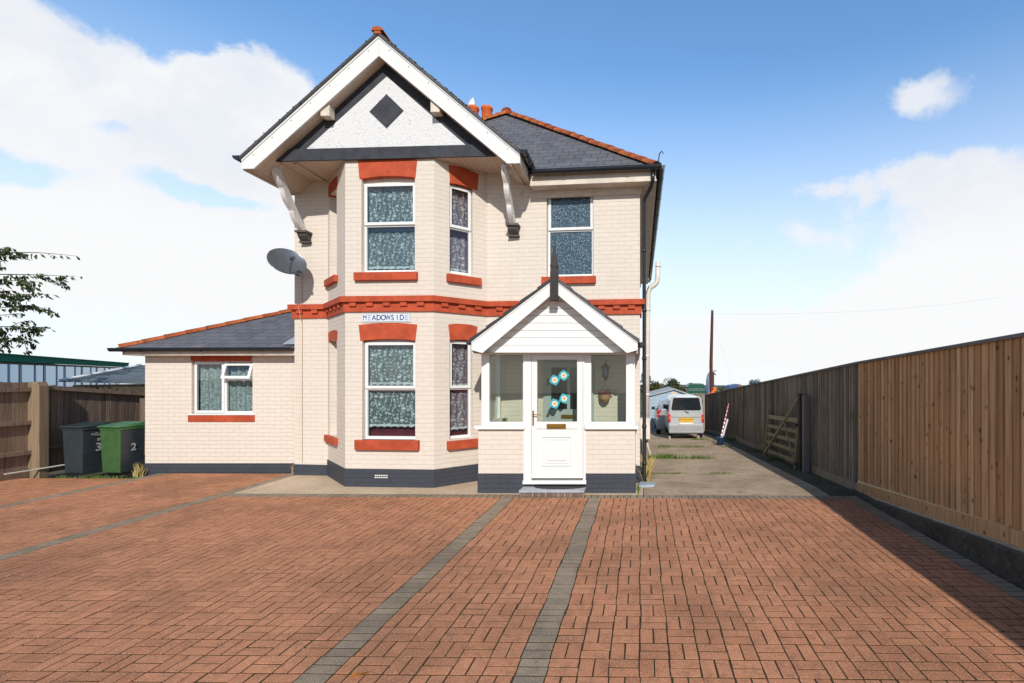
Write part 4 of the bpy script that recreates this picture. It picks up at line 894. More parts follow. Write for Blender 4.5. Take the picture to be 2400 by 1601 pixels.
q = MB(); dd = (dcen-lnb).normalized(); q.tube([lnb-dd*.05, lnb+dd*.03, lnb+dd*.06], [.028, .028, .036], 12); q.build('lnb', plain('dark_lnb', (.05, .05, .055), .5), dish)
q = MB(); q.tube([dcen-nrm*.08, Vector((-6.50, 9.35, 3.85)), Vector((-6.50, 9.62, 3.80))], .018, 8); q.build('mast', GREYM, dish)
# lantern
lt = thing('wall_lantern', (-.62, 9.0, 1.85), 'black carriage lantern on the wall inside the porch', 'lantern'); lc = (wx(1419, 8.86), 8.86, 0); zz = lambda py: wz(py, 8.86)
q = MB(); q.lathe([(.001, zz(843)), (.012, zz(849)), (.01, zz(852)), (.03, zz(854)), (.088, zz(861)), (.085, zz(863)), (.06, zz(863))], 6, lc); q.lathe([(.05, zz(882)), (.04, zz(887)), (.01, zz(893)), (.001, zz(894))], 6, lc)
for k in range(6):
    t_ = k*math.pi/3; q.tube([(lc[0]+.062*math.cos(t_), lc[1]+.062*math.sin(t_), zz(863)), (lc[0]+.045*math.cos(t_), lc[1]+.045*math.sin(t_), zz(884))], .005, 5)
q.tube([(lc[0], lc[1], zz(884)), (lc[0], 8.98, zz(888)), (lc[0], 9.02, zz(888))], .012, 6); q.build('lantern_body', GUT, lt)
q = MB(); q.lathe([(.055, zz(864)), (.038, zz(883))], 6, lc); q.build('lantern_glass', glass('lantern_glass', (.5, .55, .6), .1), lt)
# flower basket
fb = thing('flower_basket', (-.6, 8.9, 1.4), 'wicker hanging basket with red flowers below the porch lantern', 'flower basket'); bc = Vector((wx(1418, 8.9), 8.9, wz(930, 8.9)))
q = MB(); q.lathe([(.001, -.09), (.05, -.085), (.085, -.04), (.10, .03), (.105, .04), (.095, .04), (.08, .0)], 16, bc); q.build('basket', plain('wicker', (.42, .24, .12), .8, var=.35, nscale=40), fb)
q = MB(); q.tube([bc+Vector((-.09, 0, .04)), bc+Vector((0, 0, .24)), bc+Vector((.09, 0, .04))], .004, 5); q.build('hanger', GUT, fb)
rnd = random.Random(11); lf = MB(); fl = MB()
for k in range(150):
    p = bc+Vector((rnd.gauss(0, .065), rnd.gauss(0, .04), .05+abs(rnd.gauss(0, .04)))); s_ = rnd.uniform(.012, .024); v1 = Vector((rnd.uniform(-1, 1), rnd.uniform(-1, 1), rnd.uniform(-1, 1))).normalized()*s_; v2 = v1.cross(Vector((rnd.uniform(-1, 1), rnd.uniform(-1, 1), 1))).normalized()*s_*.6
    (fl if k % 4 == 0 else lf).add([p-v1, p-v2, p+v1, p+v2], [(0, 1, 2, 3)])
lf.build('leaves', plain('dark_leaf', (.03, .06, .02), .6), fb); fl.build('flowers', plain('red_flower', (.50, .04, .05), .6), fb)
# stickers on the door glass
def sticker(px, py, rot, desc):
    x, z = wx(px, PY-.02), wz(py, PY-.02); y = PY+.012
    t_ = thing('door_sticker', (x, y, z), desc, 'sticker', 'turquoise flower stickers on the front door glass')
    for nm, R_, npt, inn, col_, dy in (('petals', .092, 4, .80, (.03, .36, .42), 0), ('flower', .052, 6, .8, (.75, .60, .42), -.0015), ('centre', .022, 5, .8, (.50, .26, .14), -.003)):
        mb = MB(); vs = []
        for k in range(npt*2):
            a = rot+k*math.pi/npt; r_ = R_ if k % 2 == 0 else R_*inn; vs.append((x+r_*math.cos(a), y+dy, z+r_*math.sin(a)))
        vs2 = [(v[0], v[1]+.001, v[2]) for v in vs]; n_ = npt*2
        mb.add(vs+vs2, [tuple(range(n_)), tuple(range(2*n_-1, n_-1, -1))]+[(i, (i+1) % n_, (i+1) % n_+n_, i+n_) for i in range(n_)]); mb.build(nm, plain('sticker_'+nm, col_, .5, var=.2, nscale=40), t_)
sticker(1299.3, 890.9, .3, 'turquoise flower sticker, left one of the upper pair on the door glass'); sticker(1320.4, 880, .1, 'turquoise flower sticker, highest on the door glass')
sticker(1299.3, 946.6, .35, 'turquoise flower sticker, lowest and leftmost on the door glass'); sticker(1321.9, 934.5, .39, 'turquoise flower sticker, right one of the lower pair on the door glass')
# pot plant on porch sill
pp = thing('pot_plant', (wx(1182, 8.33), 8.33, ZSL+.06), 'small green pot plant on the inside sill of the left porch window', 'plant')
q = MB(); q.lathe([(.03, 0), (.04, .06), (.035, .06), (.001, .055)], 12, (wx(1182, 8.33), 8.33, ZSL+.062)); q.build('pot', TILE, pp)
rnd = random.Random(5); q = MB()
for k in range(40):
    a = rnd.uniform(0, 6.28); p = Vector((wx(1182, 8.33), 8.33, ZSL+.11)); e = p+Vector((math.cos(a)*rnd.uniform(.03, .08), math.sin(a)*.04, rnd.uniform(.0, .09))); s_ = Vector((-math.sin(a), 0, .4))*.01; q.add([p, (p+e)/2+s_, e, (p+e)/2-s_], [(0, 1, 2, 3)])
q.build('leaves', plain('plant_green', (.06, .18, .05), .5), pp)
# doorstep + mat + splash slab
stp = thing('doorstep', (wx(1295, 8.0), 8.0, 0), 'low brick doorstep topped with a pale grey slab at the porch door', 'step')
sx0, sx1 = wx(1219, 7.98), wx(1371, 7.98); q = MB()
k = 0; x = sx0+.02
rnd = random.Random(2)
while x < sx1-.03:
    w_ = .2 if k % 3 == 0 else .1; q.box(x, min(x+w_-.012, sx1-.02), 7.90, 7.96, .005, .062); x += w_; k += 1
q.build('brick_course', plain('brown_brick', (.15, .10, .085), .8, var=.3, nscale=10), stp, bevel=.003)
q = MB(); q.box(sx0+.015, sx1-.015, 7.91, 8.17, 0, .066); q.build('mortar', plain('mortar', (.50, .36, .23), .9), stp)
q = MB(); q.box(sx0, sx1, 7.885, 8.178, .067, .105); q.build('slab', plain('step_slab', (.34, .36, .39), .7, var=.2, nscale=8, bump=.3), stp, bevel=.008)
q = MB(); n_ = 20; cxm = (sx0+sx1)/2+.09; vs = [(cxm+.42*math.cos(math.pi+math.pi*k/n_), 8.165+.19*math.sin(math.pi+math.pi*k/n_), z) for z in (.1055, .118) for k in range(n_+1)]
q.add(vs, [tuple(range(n_, -1, -1)), tuple(range(n_+1, 2*n_+2))]+[(k, k+1, k+n_+2, k+n_+1) for k in range(n_)])
tag(q.build('doormat', plain('rubber_mat', (.028, .028, .027), .9, var=.4, nscale=60, bump=.8, bscale=120)), 'black half round rubber doormat on the grey doorstep', 'doormat')
q = MB(); q.add([(-.02, 8.52, .002), (.24, 8.56, .002), (.27, 8.68, .002), (.25, 8.80, .002), (.0, 8.82, .002)]+[(-.02, 8.52, .05), (.24, 8.56, .045), (.265, 8.68, .045), (.25, 8.80, .045), (.0, 8.82, .05)], [(4, 3, 2, 1, 0), (5, 6, 7, 8, 9), (0, 1, 6, 5), (1, 2, 7, 6), (2, 3, 8, 7), (3, 4, 9, 8), (4, 0, 5, 9)])
tag(q.build('stone_slab', plain('blue_slate_slab', (.33, .38, .42), .7, var=.1), bevel=.006), 'flat pale grey slab on the concrete at the foot of the black downpipe', 'slab')
# gull on the chimney pot
gb = MB(); gx, gy, gz_ = wx(1107, 13.5), 13.5, 9.03
rings_ = [(-.02, .00, .045, .045), (-.02, .05, .085, .08), (-.015, .10, .095, .085), (-.005, .16, .075, .07), (.0, .20, .05, .05), (.0, .235, .045, .046), (.0, .265, .036, .038), (.0, .28, .012, .012)]
vs = []; n_ = 14
for ox, z, rx, ry in rings_:
    for k in range(n_): t_ = 2*math.pi*k/n_; vs.append((gx+ox+rx*math.cos(t_), gy+ry*math.sin(t_), gz_+z))
gb.add(vs, [(i*n_+k, i*n_+(k+1) % n_, (i+1)*n_+(k+1) % n_, (i+1)*n_+k) for i in range(len(rings_)-1) for k in range(n_)]+[tuple((len(rings_)-1)*n_+k for k in range(n_))])
gu_ = thing('gull', (gx, gy, gz_), 'white gull sitting on the left orange chimney pot', 'bird'); gb.build('body', plain('white_feather', (.80, .79, .77), .8, var=.05), gu_, smooth=True)
q = MB(); 
for s_ in (-1, 1): q.add([(gx+s_*.078, gy-.03, gz_+.14), (gx+s_*.10, gy+.0, gz_+.08), (gx+s_*.085, gy+.06, gz_-.01), (gx+s_*.05, gy+.10, gz_-.02), (gx+s_*.07, gy+.05, gz_+.13)], [(0, 1, 2, 3, 4)])
q.build('wing', plain('grey_feather', (.35, .36, .38), .8), gu_); q = MB(); q.tube([(gx, gy-.04, gz_+.245), (gx+.005, gy-.10, gz_+.235)], [.012, .003], 6); q.build('beak', plain('yellow_beak', (.6, .35, .03), .5), gu_)
# far bird
q = MB(); bx, by, bz = wx(743, 60), 60, wz(181, 60); q.add([(bx-.16, by, bz+.06), (bx-.05, by+.05, bz+.02), (bx, by+.1, bz), (bx+.16, by, bz-.05), (bx+.03, by-.1, bz-.03), (bx-.05, by-.08, bz)], [(0, 1, 5), (1, 2, 4, 5), (2, 3, 4)])
tag(q.build('flying_bird', plain('dark_bird', (.03, .03, .03), .8)), 'tiny dark bird flying in the sky left of the gable', 'bird')

# ------------------------------------------------------------------ right fence and retaining wall
NEWW = wood('new_fence_wood', [(.47, .26, .115), (.74, .49, .27), (.38, .20, .085), (.66, .42, .22), (.54, .32, .15)], knots=(.09, .03, .012), grain=.55)
OLDW = wood('weathered_fence_wood', [(.26, .205, .155), (.42, .35, .28), (.17, .145, .12), (.36, .285, .215)], algae=(.13, .14, .07), grain=.75)
CAPW = wood('grey_cap_wood', [(.20, .19, .18), (.15, .145, .14)])
FX = 3.55
ft = lambda y: 2.11+.048*(8.2-y) if y < 8.2 else 2.11-.064*(y-8.2) if y < 20.5 else 1.323-.071*(y-20.5)
fbz = lambda y: .045+.075*(8.2-y) if y < 8.2 else gz(y)+.02
rnd = random.Random(21)
def feather(mb, x, y0, y1, zb, zt, pitch=.105, side=-1, slack=.004):
    y = y0; 
    while y < y1-.01:
        w_ = pitch*rnd.uniform(.9, 1.1); e = min(y+w_, y1); c = rnd.random(); t0 = .006+rnd.uniform(0, slack); t1 = .022+rnd.uniform(0, slack)
        a, b_ = y, e; dz = rnd.uniform(-.006, .006)
        P_ = [(x+side*t1, a, zb(a)), (x+side*t0, b_, zb(b_)), (x+side*t0, b_, zt(b_)+dz), (x+side*t1, a, zt(a)+dz), (x, a, zb(a)), (x, a, zt(a)+dz), (x, b_, zb(b_)), (x, b_, zt(b_)+dz)]
        mb.add(P_, [(0, 1, 2, 3), (4, 0, 3, 5), (1, 6, 7, 2), (3, 2, 7, 5), (4, 5, 7, 6)], 0, None, c); y = e
nf = thing('new_fence', (FX, 4.0, .1), 'newer orange brown close board timber fence on the low wall at the right', 'fence')
q = MB(); feather(q, FX, -1.5, 8.2, lambda y: fbz(y)+.155, lambda y: ft(y)-.008); q.build('boards', NEWW, nf)
q = MB()
for a, b_ in ((-1.5, 1.2), (1.205, 4.82), (4.825, 8.2)):
    c = rnd.random(); P_ = []
    for x in (FX-.032, FX+.002):
        P_ += [(x, a, fbz(a)), (x, b_, fbz(b_)), (x, b_, fbz(b_)+.15), (x, a, fbz(a)+.15)]
    q.add(P_, [(0, 1, 2, 3), (7, 6, 5, 4), (0, 4, 5, 1), (3, 2, 6, 7), (0, 3, 7, 4), (1, 5, 6, 2)], 0, None, c)
q.build('gravel_board', NEWW, nf)
def cap(mb, ya, yb, n=1):
    for k in range(n):
        a, b_ = ya+(yb-ya)*k/n, ya+(yb-ya)*(k+1)/n; P_ = []
        for x in (FX-.05, FX+.02): P_ += [(x, a, ft(a)-.025), (x, b_-.004, ft(b_)-.025), (x, b_-.004, ft(b_)+.012), (x, a, ft(a)+.012)]
        mb.add(P_, [(0, 1, 2, 3), (7, 6, 5, 4), (0, 4, 5, 1), (3, 2, 6, 7), (0, 3, 7, 4), (1, 5, 6, 2)], 0, None, rnd.random())
q = MB(); cap(q, -1.5, 8.2, 4); q.build('capping', CAPW, nf)
of = thing('old_fence', (FX, 14.0, -.3), 'long weathered grey brown timber fence along the concrete drive', 'fence')
q = MB(); feather(q, FX+.01, 8.2, 27.6, lambda y: fbz(y)+.12, lambda y: ft(y)-.008, .10, -1, .010); q.build('boards', OLDW, of)
q = MB()
for k in range(8):
    a, b_ = 8.2+k*2.425, 8.2+(k+1)*2.425-.005; P_ = []
    for x in (FX-.03, FX+.01): P_ += [(x, a, gz(a)-.02), (x, b_, gz(b_)-.02), (x, b_, gz(b_)+.145), (x, a, gz(a)+.145)]
    q.add(P_, [(0, 1, 2, 3), (7, 6, 5, 4), (0, 4, 5, 1), (3, 2, 6, 7), (0, 3, 7, 4), (1, 5, 6, 2)], 0, None, rnd.random())
q.build('gravel_board', OLDW, of)
q = MB(); cap(q, 8.205, 20.5, 5); cap(q, 20.5, 27.6, 3); q.build('capping', CAPW, of)
q = MB()
for y, z, w_ in ((13.6, .92, .25), (14.1, .90, .5)): q.add([(FX-.031, y, z), (FX-.031, y+w_, z+.01), (FX-.031, y+w_, z+.05), (FX-.031, y, z+.07)], [(0, 1, 2, 3)])
rw = MB(); wzt = lambda y: max(.03, .024+.0795*(7.75-y)); ys = [-2, 0, 2, 4, 5, 6, 7, 7.9, 8.3]
for i in range(len(ys)-1):
    a, b_ = ys[i], ys[i+1]; xb = 3.425
    n_ = max(1, int((b_-a)/.25))
    for k in range(n_):
        p, q_ = a+(b_-a)*k/n_, a+(b_-a)*(k+1)/n_; j = lambda y: .006*math.sin(y*17)+.004*math.sin(y*41)
        rw.quad((xb+j(p), p, -.02), (xb+j(q_), q_, -.02), (xb+j(q_)+.004, q_, wzt(q_)-.008), (xb+j(p)+.004, p, wzt(p)-.008))
        rw.quad((xb+j(p)+.004, p, wzt(p)-.008), (xb+j(q_)+.004, q_, wzt(q_)-.008), (xb+j(q_)+.014, q_, wzt(q_)), (xb+j(p)+.014, p, wzt(p)))
        rw.quad((xb+j(p)+.014, p, wzt(p)), (xb+j(q_)+.014, q_, wzt(q_)), (3.75, q_, wzt(q_)), (3.75, p, wzt(p)))
tag(rw.build('retaining_wall', ground_mat('mossy_concrete', (.085, .075, .06), (.045, .042, .036), (.16, .13, .10), 2.5, .9, 35)), 'low dark mossy concrete wall under the newer orange timber fence', 'wall')

# ------------------------------------------------------------------ leaning field gate and posts
GWD = wood('gate_wood', [(.26, .215, .125), (.34, .285, .17), (.20, .165, .10)], algae=(.19, .185, .07), grain=.5, rough=.8)
gt_ = thing('field_gate', (3.38, 12.2, -.1), 'mossy five bar wooden gate leaning on the weathered fence', 'gate')
# gate plane: x slightly leaning; along y from hinge (near) to latch (far)
ya, yb = 10.85, 13.6; gzb = -.06
def gfr(t, d, z):   # t 0..1 near->far, z above local ground
    y = ya+(yb-ya)*t; zz = gz(y)+.02+z; return (3.36-d+.10*z/1.3, y, zz)
def gbar(mb, t0, t1, z0, z1, w_, d=.02, c=None):
    P_ = []
    for dd in (-d, d):
        P_ += [gfr(t0, dd, z0-w_/2), gfr(t1, dd, z1-w_/2), gfr(t1, dd, z1+w_/2), gfr(t0, dd, z0+w_/2)]
    mb.add(P_, [(0, 1, 2, 3), (7, 6, 5, 4), (0, 4, 5, 1), (3, 2, 6, 7), (0, 3, 7, 4), (1, 5, 6, 2)], 0, None, rnd.random() if c is None else c)
for z in (.14, .36, .57, .78, 1.02):
    q = MB(); gbar(q, .02, .98, z, z, .085 if z < 1 else .10, .013); q.build('rail', GWD, gt_)
def gpost(mb, t, z0, z1, w_, d):
    P_ = []; tt = w_/(yb-ya)/2
    for dd in (-d, d): P_ += [gfr(t-tt, dd, z0), gfr(t+tt, dd, z0), gfr(t+tt, dd, z1), gfr(t-tt, dd, z1)]
    mb.add(P_, [(0, 1, 2, 3), (7, 6, 5, 4), (0, 4, 5, 1), (3, 2, 6, 7), (0, 3, 7, 4), (1, 5, 6, 2)], 0, None, rnd.random())
q = MB(); gpost(q, 0.02, -.03, 1.60, .11, .035); q.build('hinge_stile', GWD, gt_); q = MB(); gpost(q, .98, -.03, 1.22, .08, .03); q.build('latch_stile', GWD, gt_)
def gdiag(t0, z0, t1, z1, w_=.075, off=.028):
    q = MB(); P_ = []
    dt = w_/(yb-ya)*.5
    for dd in (off-.012, off+.012): P_ += [gfr(t0-dt*.6, dd, z0), gfr(t1-dt*.6, dd, z1), gfr(t1+dt*.6, dd, z1+.02), gfr(t0+dt*.6, dd, z0+.02)]
    q.add(P_, [(0, 1, 2, 3), (7, 6, 5, 4), (0, 4, 5, 1), (3, 2, 6, 7), (0, 3, 7, 4), (1, 5, 6, 2)], 0, None, rnd.random()); q.build('brace', GWD, gt_)
gdiag(.03, 1.56, .99, .02, .16); gdiag(.42, .98, .05, .14, .10)
q = MB(); 
for z in (.95, .12): q.box(3.30, 3.42, 10.78, 10.86, gz(10.8)+z-.03, gz(10.8)+z+.03)
q.build('hinge', plain('rusty_iron', (.06, .05, .045), .7, var=.3), gt_)
POSTW = wood('dark_post_wood', [(.05, .045, .04), (.075, .065, .055)], algae=(.05, .055, .03))
for y, h_, dsc in ((10.66, 1.60, 'dark square gate post standing against the fence beside the gate hinges'), (10.36, 1.58, 'greyer square gate post standing against the fence nearest the newer panels')):
    q = MB(); q.box(3.36, 3.47, y, y+.13, gz(y)-.02, gz(y)+h_); q.box(3.365, 3.465, y+.01, y+.12, gz(y)+h_, gz(y)+h_+.02)
    tag(q.build('gate_post', POSTW if y > 10.5 else CAPW, bevel=.008), dsc, 'gate post', 'gate posts by the old fence')

# bucket with poles
bk = thing('bucket', (2.93, 16.2, gz(16.2)), 'dark blue plastic bucket by the fence past the van corner', 'bucket'); by_ = 16.6; bx_ = wx(1688, by_)
q = MB(); q.lathe([(.001, .01), (.10, .01), (.125, .24), (.14, .25), (.14, .27), (.118, .27), (.095, .03), (.001, .03)], 20, (bx_, by_, gz(by_))); q.build('tub', plain('blue_bucket', (.012, .055, .14), .4), bk, smooth=True)
q = MB(); q.tube([(bx_-.14+.28*k/10, by_-.02, gz(by_)+.25+.09*math.sin(math.pi*k/10)) for k in range(11)], .004, 5); q.build('handle', GUT, bk)
for (px0, py0, px1, py1, c1, r_, dsc) in ((1686, 1014, 1708, 946, (.45, .10, .16), .02, 'red and white striped pole standing in the blue bucket'), (1689, 1014, 1705, 983, (.55, .56, .62), .035, 'shorter pale grey tube standing in the blue bucket')):
    q = MB(); a = Vector((wx(px0, by_), by_, gz(by_)+.04)); b_ = Vector((wx(px1, by_+.4), by_+.4, wz(py1, by_+.4))); q.tube([a, b_], r_, 10)
    mt = plain('pole_grey', c1, .5)
    o = thing('pole', tuple(a), dsc, 'pole'); q.build('shaft', mt, o)
    if r_ < .03:
        s2 = MB()
        for k in range(9): p = a.lerp(b_, .1+k*.1); s2.tube([p, p.lerp(b_, .05)], r_+.002, 10)
        s2.build('white_bands', WHITE, o)

# ------------------------------------------------------------------ vehicles
SILV = plain('silver_car_paint', (.55, .57, .58), .28, metal=.35, var=.03, coat=.6); SILV2 = plain('darker_silver_paint', (.40, .43, .46), .3, metal=.4, var=.03, coat=.6)
CARG = plain('car_glass', (.015, .02, .025), .06); BUMP = plain('grey_bumper', (.30, .31, .32), .5, var=.06); BLK = plain('black_rubber', (.012, .012, .012), .8); LAMP = plain('red_lamp', (.50, .015, .01), .25); AMB = plain('amber_lamp', (.7, .16, .01), .25); PLT = plain('yellow_plate', (.62, .36, .03), .5, var=.15, nscale=20); UNDER = plain('underbody', (.02, .02, .02), .9)
def loft(mb, secs, mat=0):   # secs: list of (y, [(x,z)...])
    n = len(secs[0][1]); vs = [(x, y, z) for y, s_ in secs for x, z in s_]
    fs = [(i*n+k, i*n+(k+1) % n, (i+1)*n+(k+1) % n, (i+1)*n+k) for i in range(len(secs)-1) for k in range(n)]
    fs += [tuple(range(n))[::-1], tuple((len(secs)-1)*n+k for k in range(n))]
    mb.add(vs, fs, mat)
def carsec(cx, z0, w_, hb, h_, wt, rr=.12, inset=0):
    hw_ = w_/2-inset; ht = wt/2-inset; pts = []
    half = [(hw_-.05, .0), (hw_, .08), (hw_+.005, hb*.6), (hw_-.01, hb), (ht+.03, h_-rr*1.3), (ht-.01, h_-rr*.6), (ht-rr*.5, h_-rr*.12), (ht-rr*1.5, h_)]
    pts = [(cx+x, z0+z) for x, z in half]+[(cx-x, z0+z) for x, z in half[::-1]]
    return pts
def wheel(parent, x, y, z, r_, wd):
    mb = MB(); fr = lambda a, b_, c: (x+c, y+a, z+b_)
    mb.lathe([(r_*.62, -wd/2), (r_*.95, -wd/2), (r_, -wd*.35), (r_, wd*.35), (r_*.95, wd/2), (r_*.62, wd/2)], 24, (0, 0, 0), fr=fr); wb = mb.build('wheel', BLK, parent, smooth=True)
    m2 = MB(); m2.lathe([(.001, -wd*.4), (r_*.3, -wd*.42), (r_*.6, -wd*.35), (r_*.62, wd*.35), (r_*.3, wd*.4), (.001, wd*.4)], 16, (0, 0, 0), fr=fr); m2.build('rim', plain('rim_grey', (.3, .3, .31), .4, metal=.6), wb)
def tilt(y): return 0
van = thing('van', (1.755, 20.7, gz(20.7)), 'small silver van parked on the drive, seen from behind', 'van')
vy, vc, vg = 19.2, 1.755, gz(19.4)-.01; vW, vH = 1.36, 1.64; vb = vg+.27
L_ = 3.05
q = MB(); hh = vH-.27
S_ = lambda y, hs=1, ins=0: (y, carsec(vc, vb, vW, .72, hh*hs, vW*.86, .12, ins))
loft(q, [(vy+.03, carsec(vc, vb+.04, vW-.06, .68, hh-.05, vW*.82, .12)), S_(vy+.10), S_(vy+.6), S_(vy+2.1), (vy+2.6, carsec(vc, vb, vW, .72, hh*.80, vW*.84, .12)), (vy+2.95, carsec(vc, vb, vW-.04, .66, hh*.62, vW*.84, .1)), (vy+3.1, carsec(vc, vb+.05, vW-.14, .45, hh*.42, vW*.8, .1))])
vbd = q.build('body', SILV, van, smooth=False, bevel=.012)
vx = lambda px: wx(px, vy); vz = lambda py: wz(py, vy)
def rrect(x0, x1, z0, z1, r_, tx=0, n=5):   # rounded rectangle, top narrower by tx
    out = []
    for cx_, cz_, a0 in ((x1-r_, z0+r_, -90), (x1-r_-tx, z1-r_, 0), (x0+r_+tx, z1-r_, 90), (x0+r_, z0+r_, 180)):
        for k in range(n+1): a = R(a0+90*k/n); out.append((cx_+r_*math.cos(a), cz_+r_*math.sin(a)))
    return out
q = MB(); q.prism(rrect(vc-.565, vc+.565, vz(962), vz(932.5), .07, .06), vy+.012, vy+.05, XY); q.build('rear_window', CARG, van, bevel=.004)
q = MB(); ro = rrect(vc-.60, vc+.60, vz(964.5), vz(930), .09, .06); q.prism(ro, vy+.022, vy+.06, XY); q.build('window_surround', SILV, van)
q = MB(); q.box(vc-.60, vc+.60, vy+.018, vy+.045, vz(978)-.004, vz(978)+.004); q.build('tailgate_seam', UNDER, van)
q = MB(); q.box(vc-.655, vc+.655, vy-.06, vy+.12, vg+.24, vz(996)+.0); q.box(vc-.66, vc+.66, vy-.075, vy+.0, vg+.27, vg+.31); q.build('bumper', BUMP, van, bevel=.02)
q = MB(); q.box(vc-.26, vc+.26, vy-.0, vy+.012, vz(995), vz(983)); q.box(vc-.27, vc+.27, vy-.02, vy+.02, vz(982), vz(979)); npb = q.build('number_plate', PLT, van); q = MB(); q.box(vc-.26, vc+.26, vy-.003, vy+.010, vz(995), vz(990.5)); q.build('plate_strip', WHITE, npb)
for s_ in (-1, 1):
    q = MB(); q.box(vc+s_*.635-.045, vc+s_*.635+.045, vy-.005, vy+.10, vz(990), vz(971)); l_ = q.build('tail_lamp', LAMP, van, bevel=.012)
    q = MB(); q.box(vc+s_*.635-.035, vc+s_*.635+.035, vy-.010, vy-.004, vz(981), vz(977)); q.build('indicator', AMB, l_)
q = MB(); q.tube([(vc-.05, vy-.005, vz(963.5)), (vc+.10, vy-.02, vz(968))], .012, 6); q.build('wiper', UNDER, van)
for s_ in (-1, 1):
    q = MB(); xs_ = vc+s_*(vW/2-.012)
    for (a, b_) in ((.25, 1.0), (1.1, 1.9)):
        xt = vc+s_*(vW*.43+.02); q.quad((xs_+s_*.012, vy+a, vb+.76), (xs_+s_*.012, vy+b_, vb+.76), (xt+s_*.022, vy+b_, vb+hh-.22), (xt+s_*.022, vy+a, vb+hh-.22))
    q.build('side_window', CARG, van)
    for y in (.55, 2.5): wheel(van, vc+s_*(vW/2-.10), vy+y, vg+.26, .27, .16)
q = MB(); q.box(vc-.55, vc+.55, vy+.15, vy+2.9, vg+.20, vg+.30); q.tube([(vc-.30, vy+.3, vg+.20), (vc-.30, vy-.02, vg+.19)], .025, 10); q.build('underbody', UNDER, van)
q = MB(); q.box(vc+vW/2-.02, vc+vW/2+.10, vy+2.1, vy+2.16, vb+.75, vb+.95); q.build('mirror', UNDER, van, bevel=.015); q = MB(); q.box(vc-vW/2-.10, vc-vW/2+.02, vy+2.1, vy+2.16, vb+.75, vb+.95); q.build('mirror', UNDER, van, bevel=.015)
for x, s_, dsc in ((wx(1569, vy-.1), .09, 'grey concrete block on the drive behind the left rear wheel of the van'), (wx(1636, vy-.1), .11, 'sandy concrete block on the drive behind the right rear wheel of the van')):
    q = MB(); q.box(x-s_/2, x+s_/2, vy-.25, vy-.05, gz(vy-.2)-.01, gz(vy-.2)+s_*1.3); tag(q.build('concrete_block', plain('block_concrete', (.30, .24, .19), .9, var=.2), bevel=.01), dsc, 'block', 'blocks behind the van wheels')
# second vehicle
car = thing('car', (1.6, 24.6, gz(24.6)), 'silver estate car mostly hidden in front of the van, left of it', 'car')
cy_, cg = 22.9, gz(22.9)-.04; ccx = wx(1539, cy_)+.83; cW = 1.66
q = MB(); cs = lambda y, h_, wt, hb=.72: (y, carsec(ccx, cg+.25, cW, hb, h_, wt, .14))
loft(q, [cs(cy_, .95, 1.30, .62), cs(cy_+.12, 1.05, 1.26), cs(cy_+.35, 1.36, 1.18), cs(cy_+.9, 1.42, 1.18), cs(cy_+2.4, 1.36, 1.18), cs(cy_+3.1, .82, 1.3, .7), cs(cy_+4.2, .62, 1.35, .5)])
q.build('body', SILV2, car, bevel=.015)
q = MB(); q.add([(ccx-.62, cy_+.02, cg+1.20-.05), (ccx+.62, cy_+.02, cg+1.15), (ccx+.50, cy_+.30, cg+1.52), (ccx-.50, cy_+.30, cg+1.52)], [(0, 1, 2, 3)]); q.build('rear_window', CARG, car)
for s_ in (-1, 1):
    q = MB()
    for a, b_ in ((.55, 1.3), (1.38, 2.35)): q.quad((ccx+s_*(cW/2+.002), cy_+a, cg+1.0), (ccx+s_*(cW/2+.002), cy_+b_, cg+1.0), (ccx+s_*.625, cy_+b_-.1, cg+1.45), (ccx+s_*.625, cy_+a+.1, cg+1.45))
    q.build('side_window', CARG, car)
    q = MB(); q.box(ccx+s_*.745-.09, ccx+s_*.745+.09, cy_-.02, cy_+.16, cg+.83, cg+.95); q.box(ccx+s_*.745-.085, ccx+s_*.745+.085, cy_-.02, cy_+.16, cg+1.0, cg+1.16); q.build('tail_lamp', LAMP, car, bevel=.015)
    q = MB(); q.box(ccx+s_*(cW/2+.09)-.09, ccx+s_*(cW/2+.09)+.09, cy_+2.2, cy_+2.3, cg+1.02, cg+1.16); q.build('mirror', UNDER, car, bevel=.03)
    for y in (.65, 3.3): wheel(car, ccx+s_*(cW/2-.11), cy_+y, cg+.32, .33, .2)
q = MB(); q.box(ccx-.82, ccx+.82, cy_-.06, cy_+.1, cg+.30, cg+.58); q.build('bumper', SILV2, car, bevel=.03)

# ------------------------------------------------------------------ garage, tank, pole, yard things
gar = thing('garage', (1.65, 28.2, gz(28)), 'pale blue boarded garage with low pitched roof beyond the parked vehicles', 'garage')
Yg = 27.6; BLU = boards('pale_blue_boards', (.36, .45, .53), 2, .17); x0, x1, xr_ = wx(1519, Yg), wx(1623, Yg), wx(1580, Yg); ze, zr = wz(929, Yg), wz(913.5, Yg); zb3 = gz(Yg)-.1
q = MB(); q.add([(x0, Yg, zb3), (x1, Yg, zb3), (x1, Yg, ze), (xr_, Yg, zr), (x0, Yg, ze)], [(0, 1, 2, 3, 4)]); q.quad((x0, Yg+5, zb3), (x0, Yg, zb3), (x0, Yg, ze), (x0, Yg+5, ze)); q.quad((x1, Yg, zb3), (x1, Yg+5, zb3), (x1, Yg+5, ze), (x1, Yg, ze)); q.build('wall', BLU, gar)
q = MB(); 
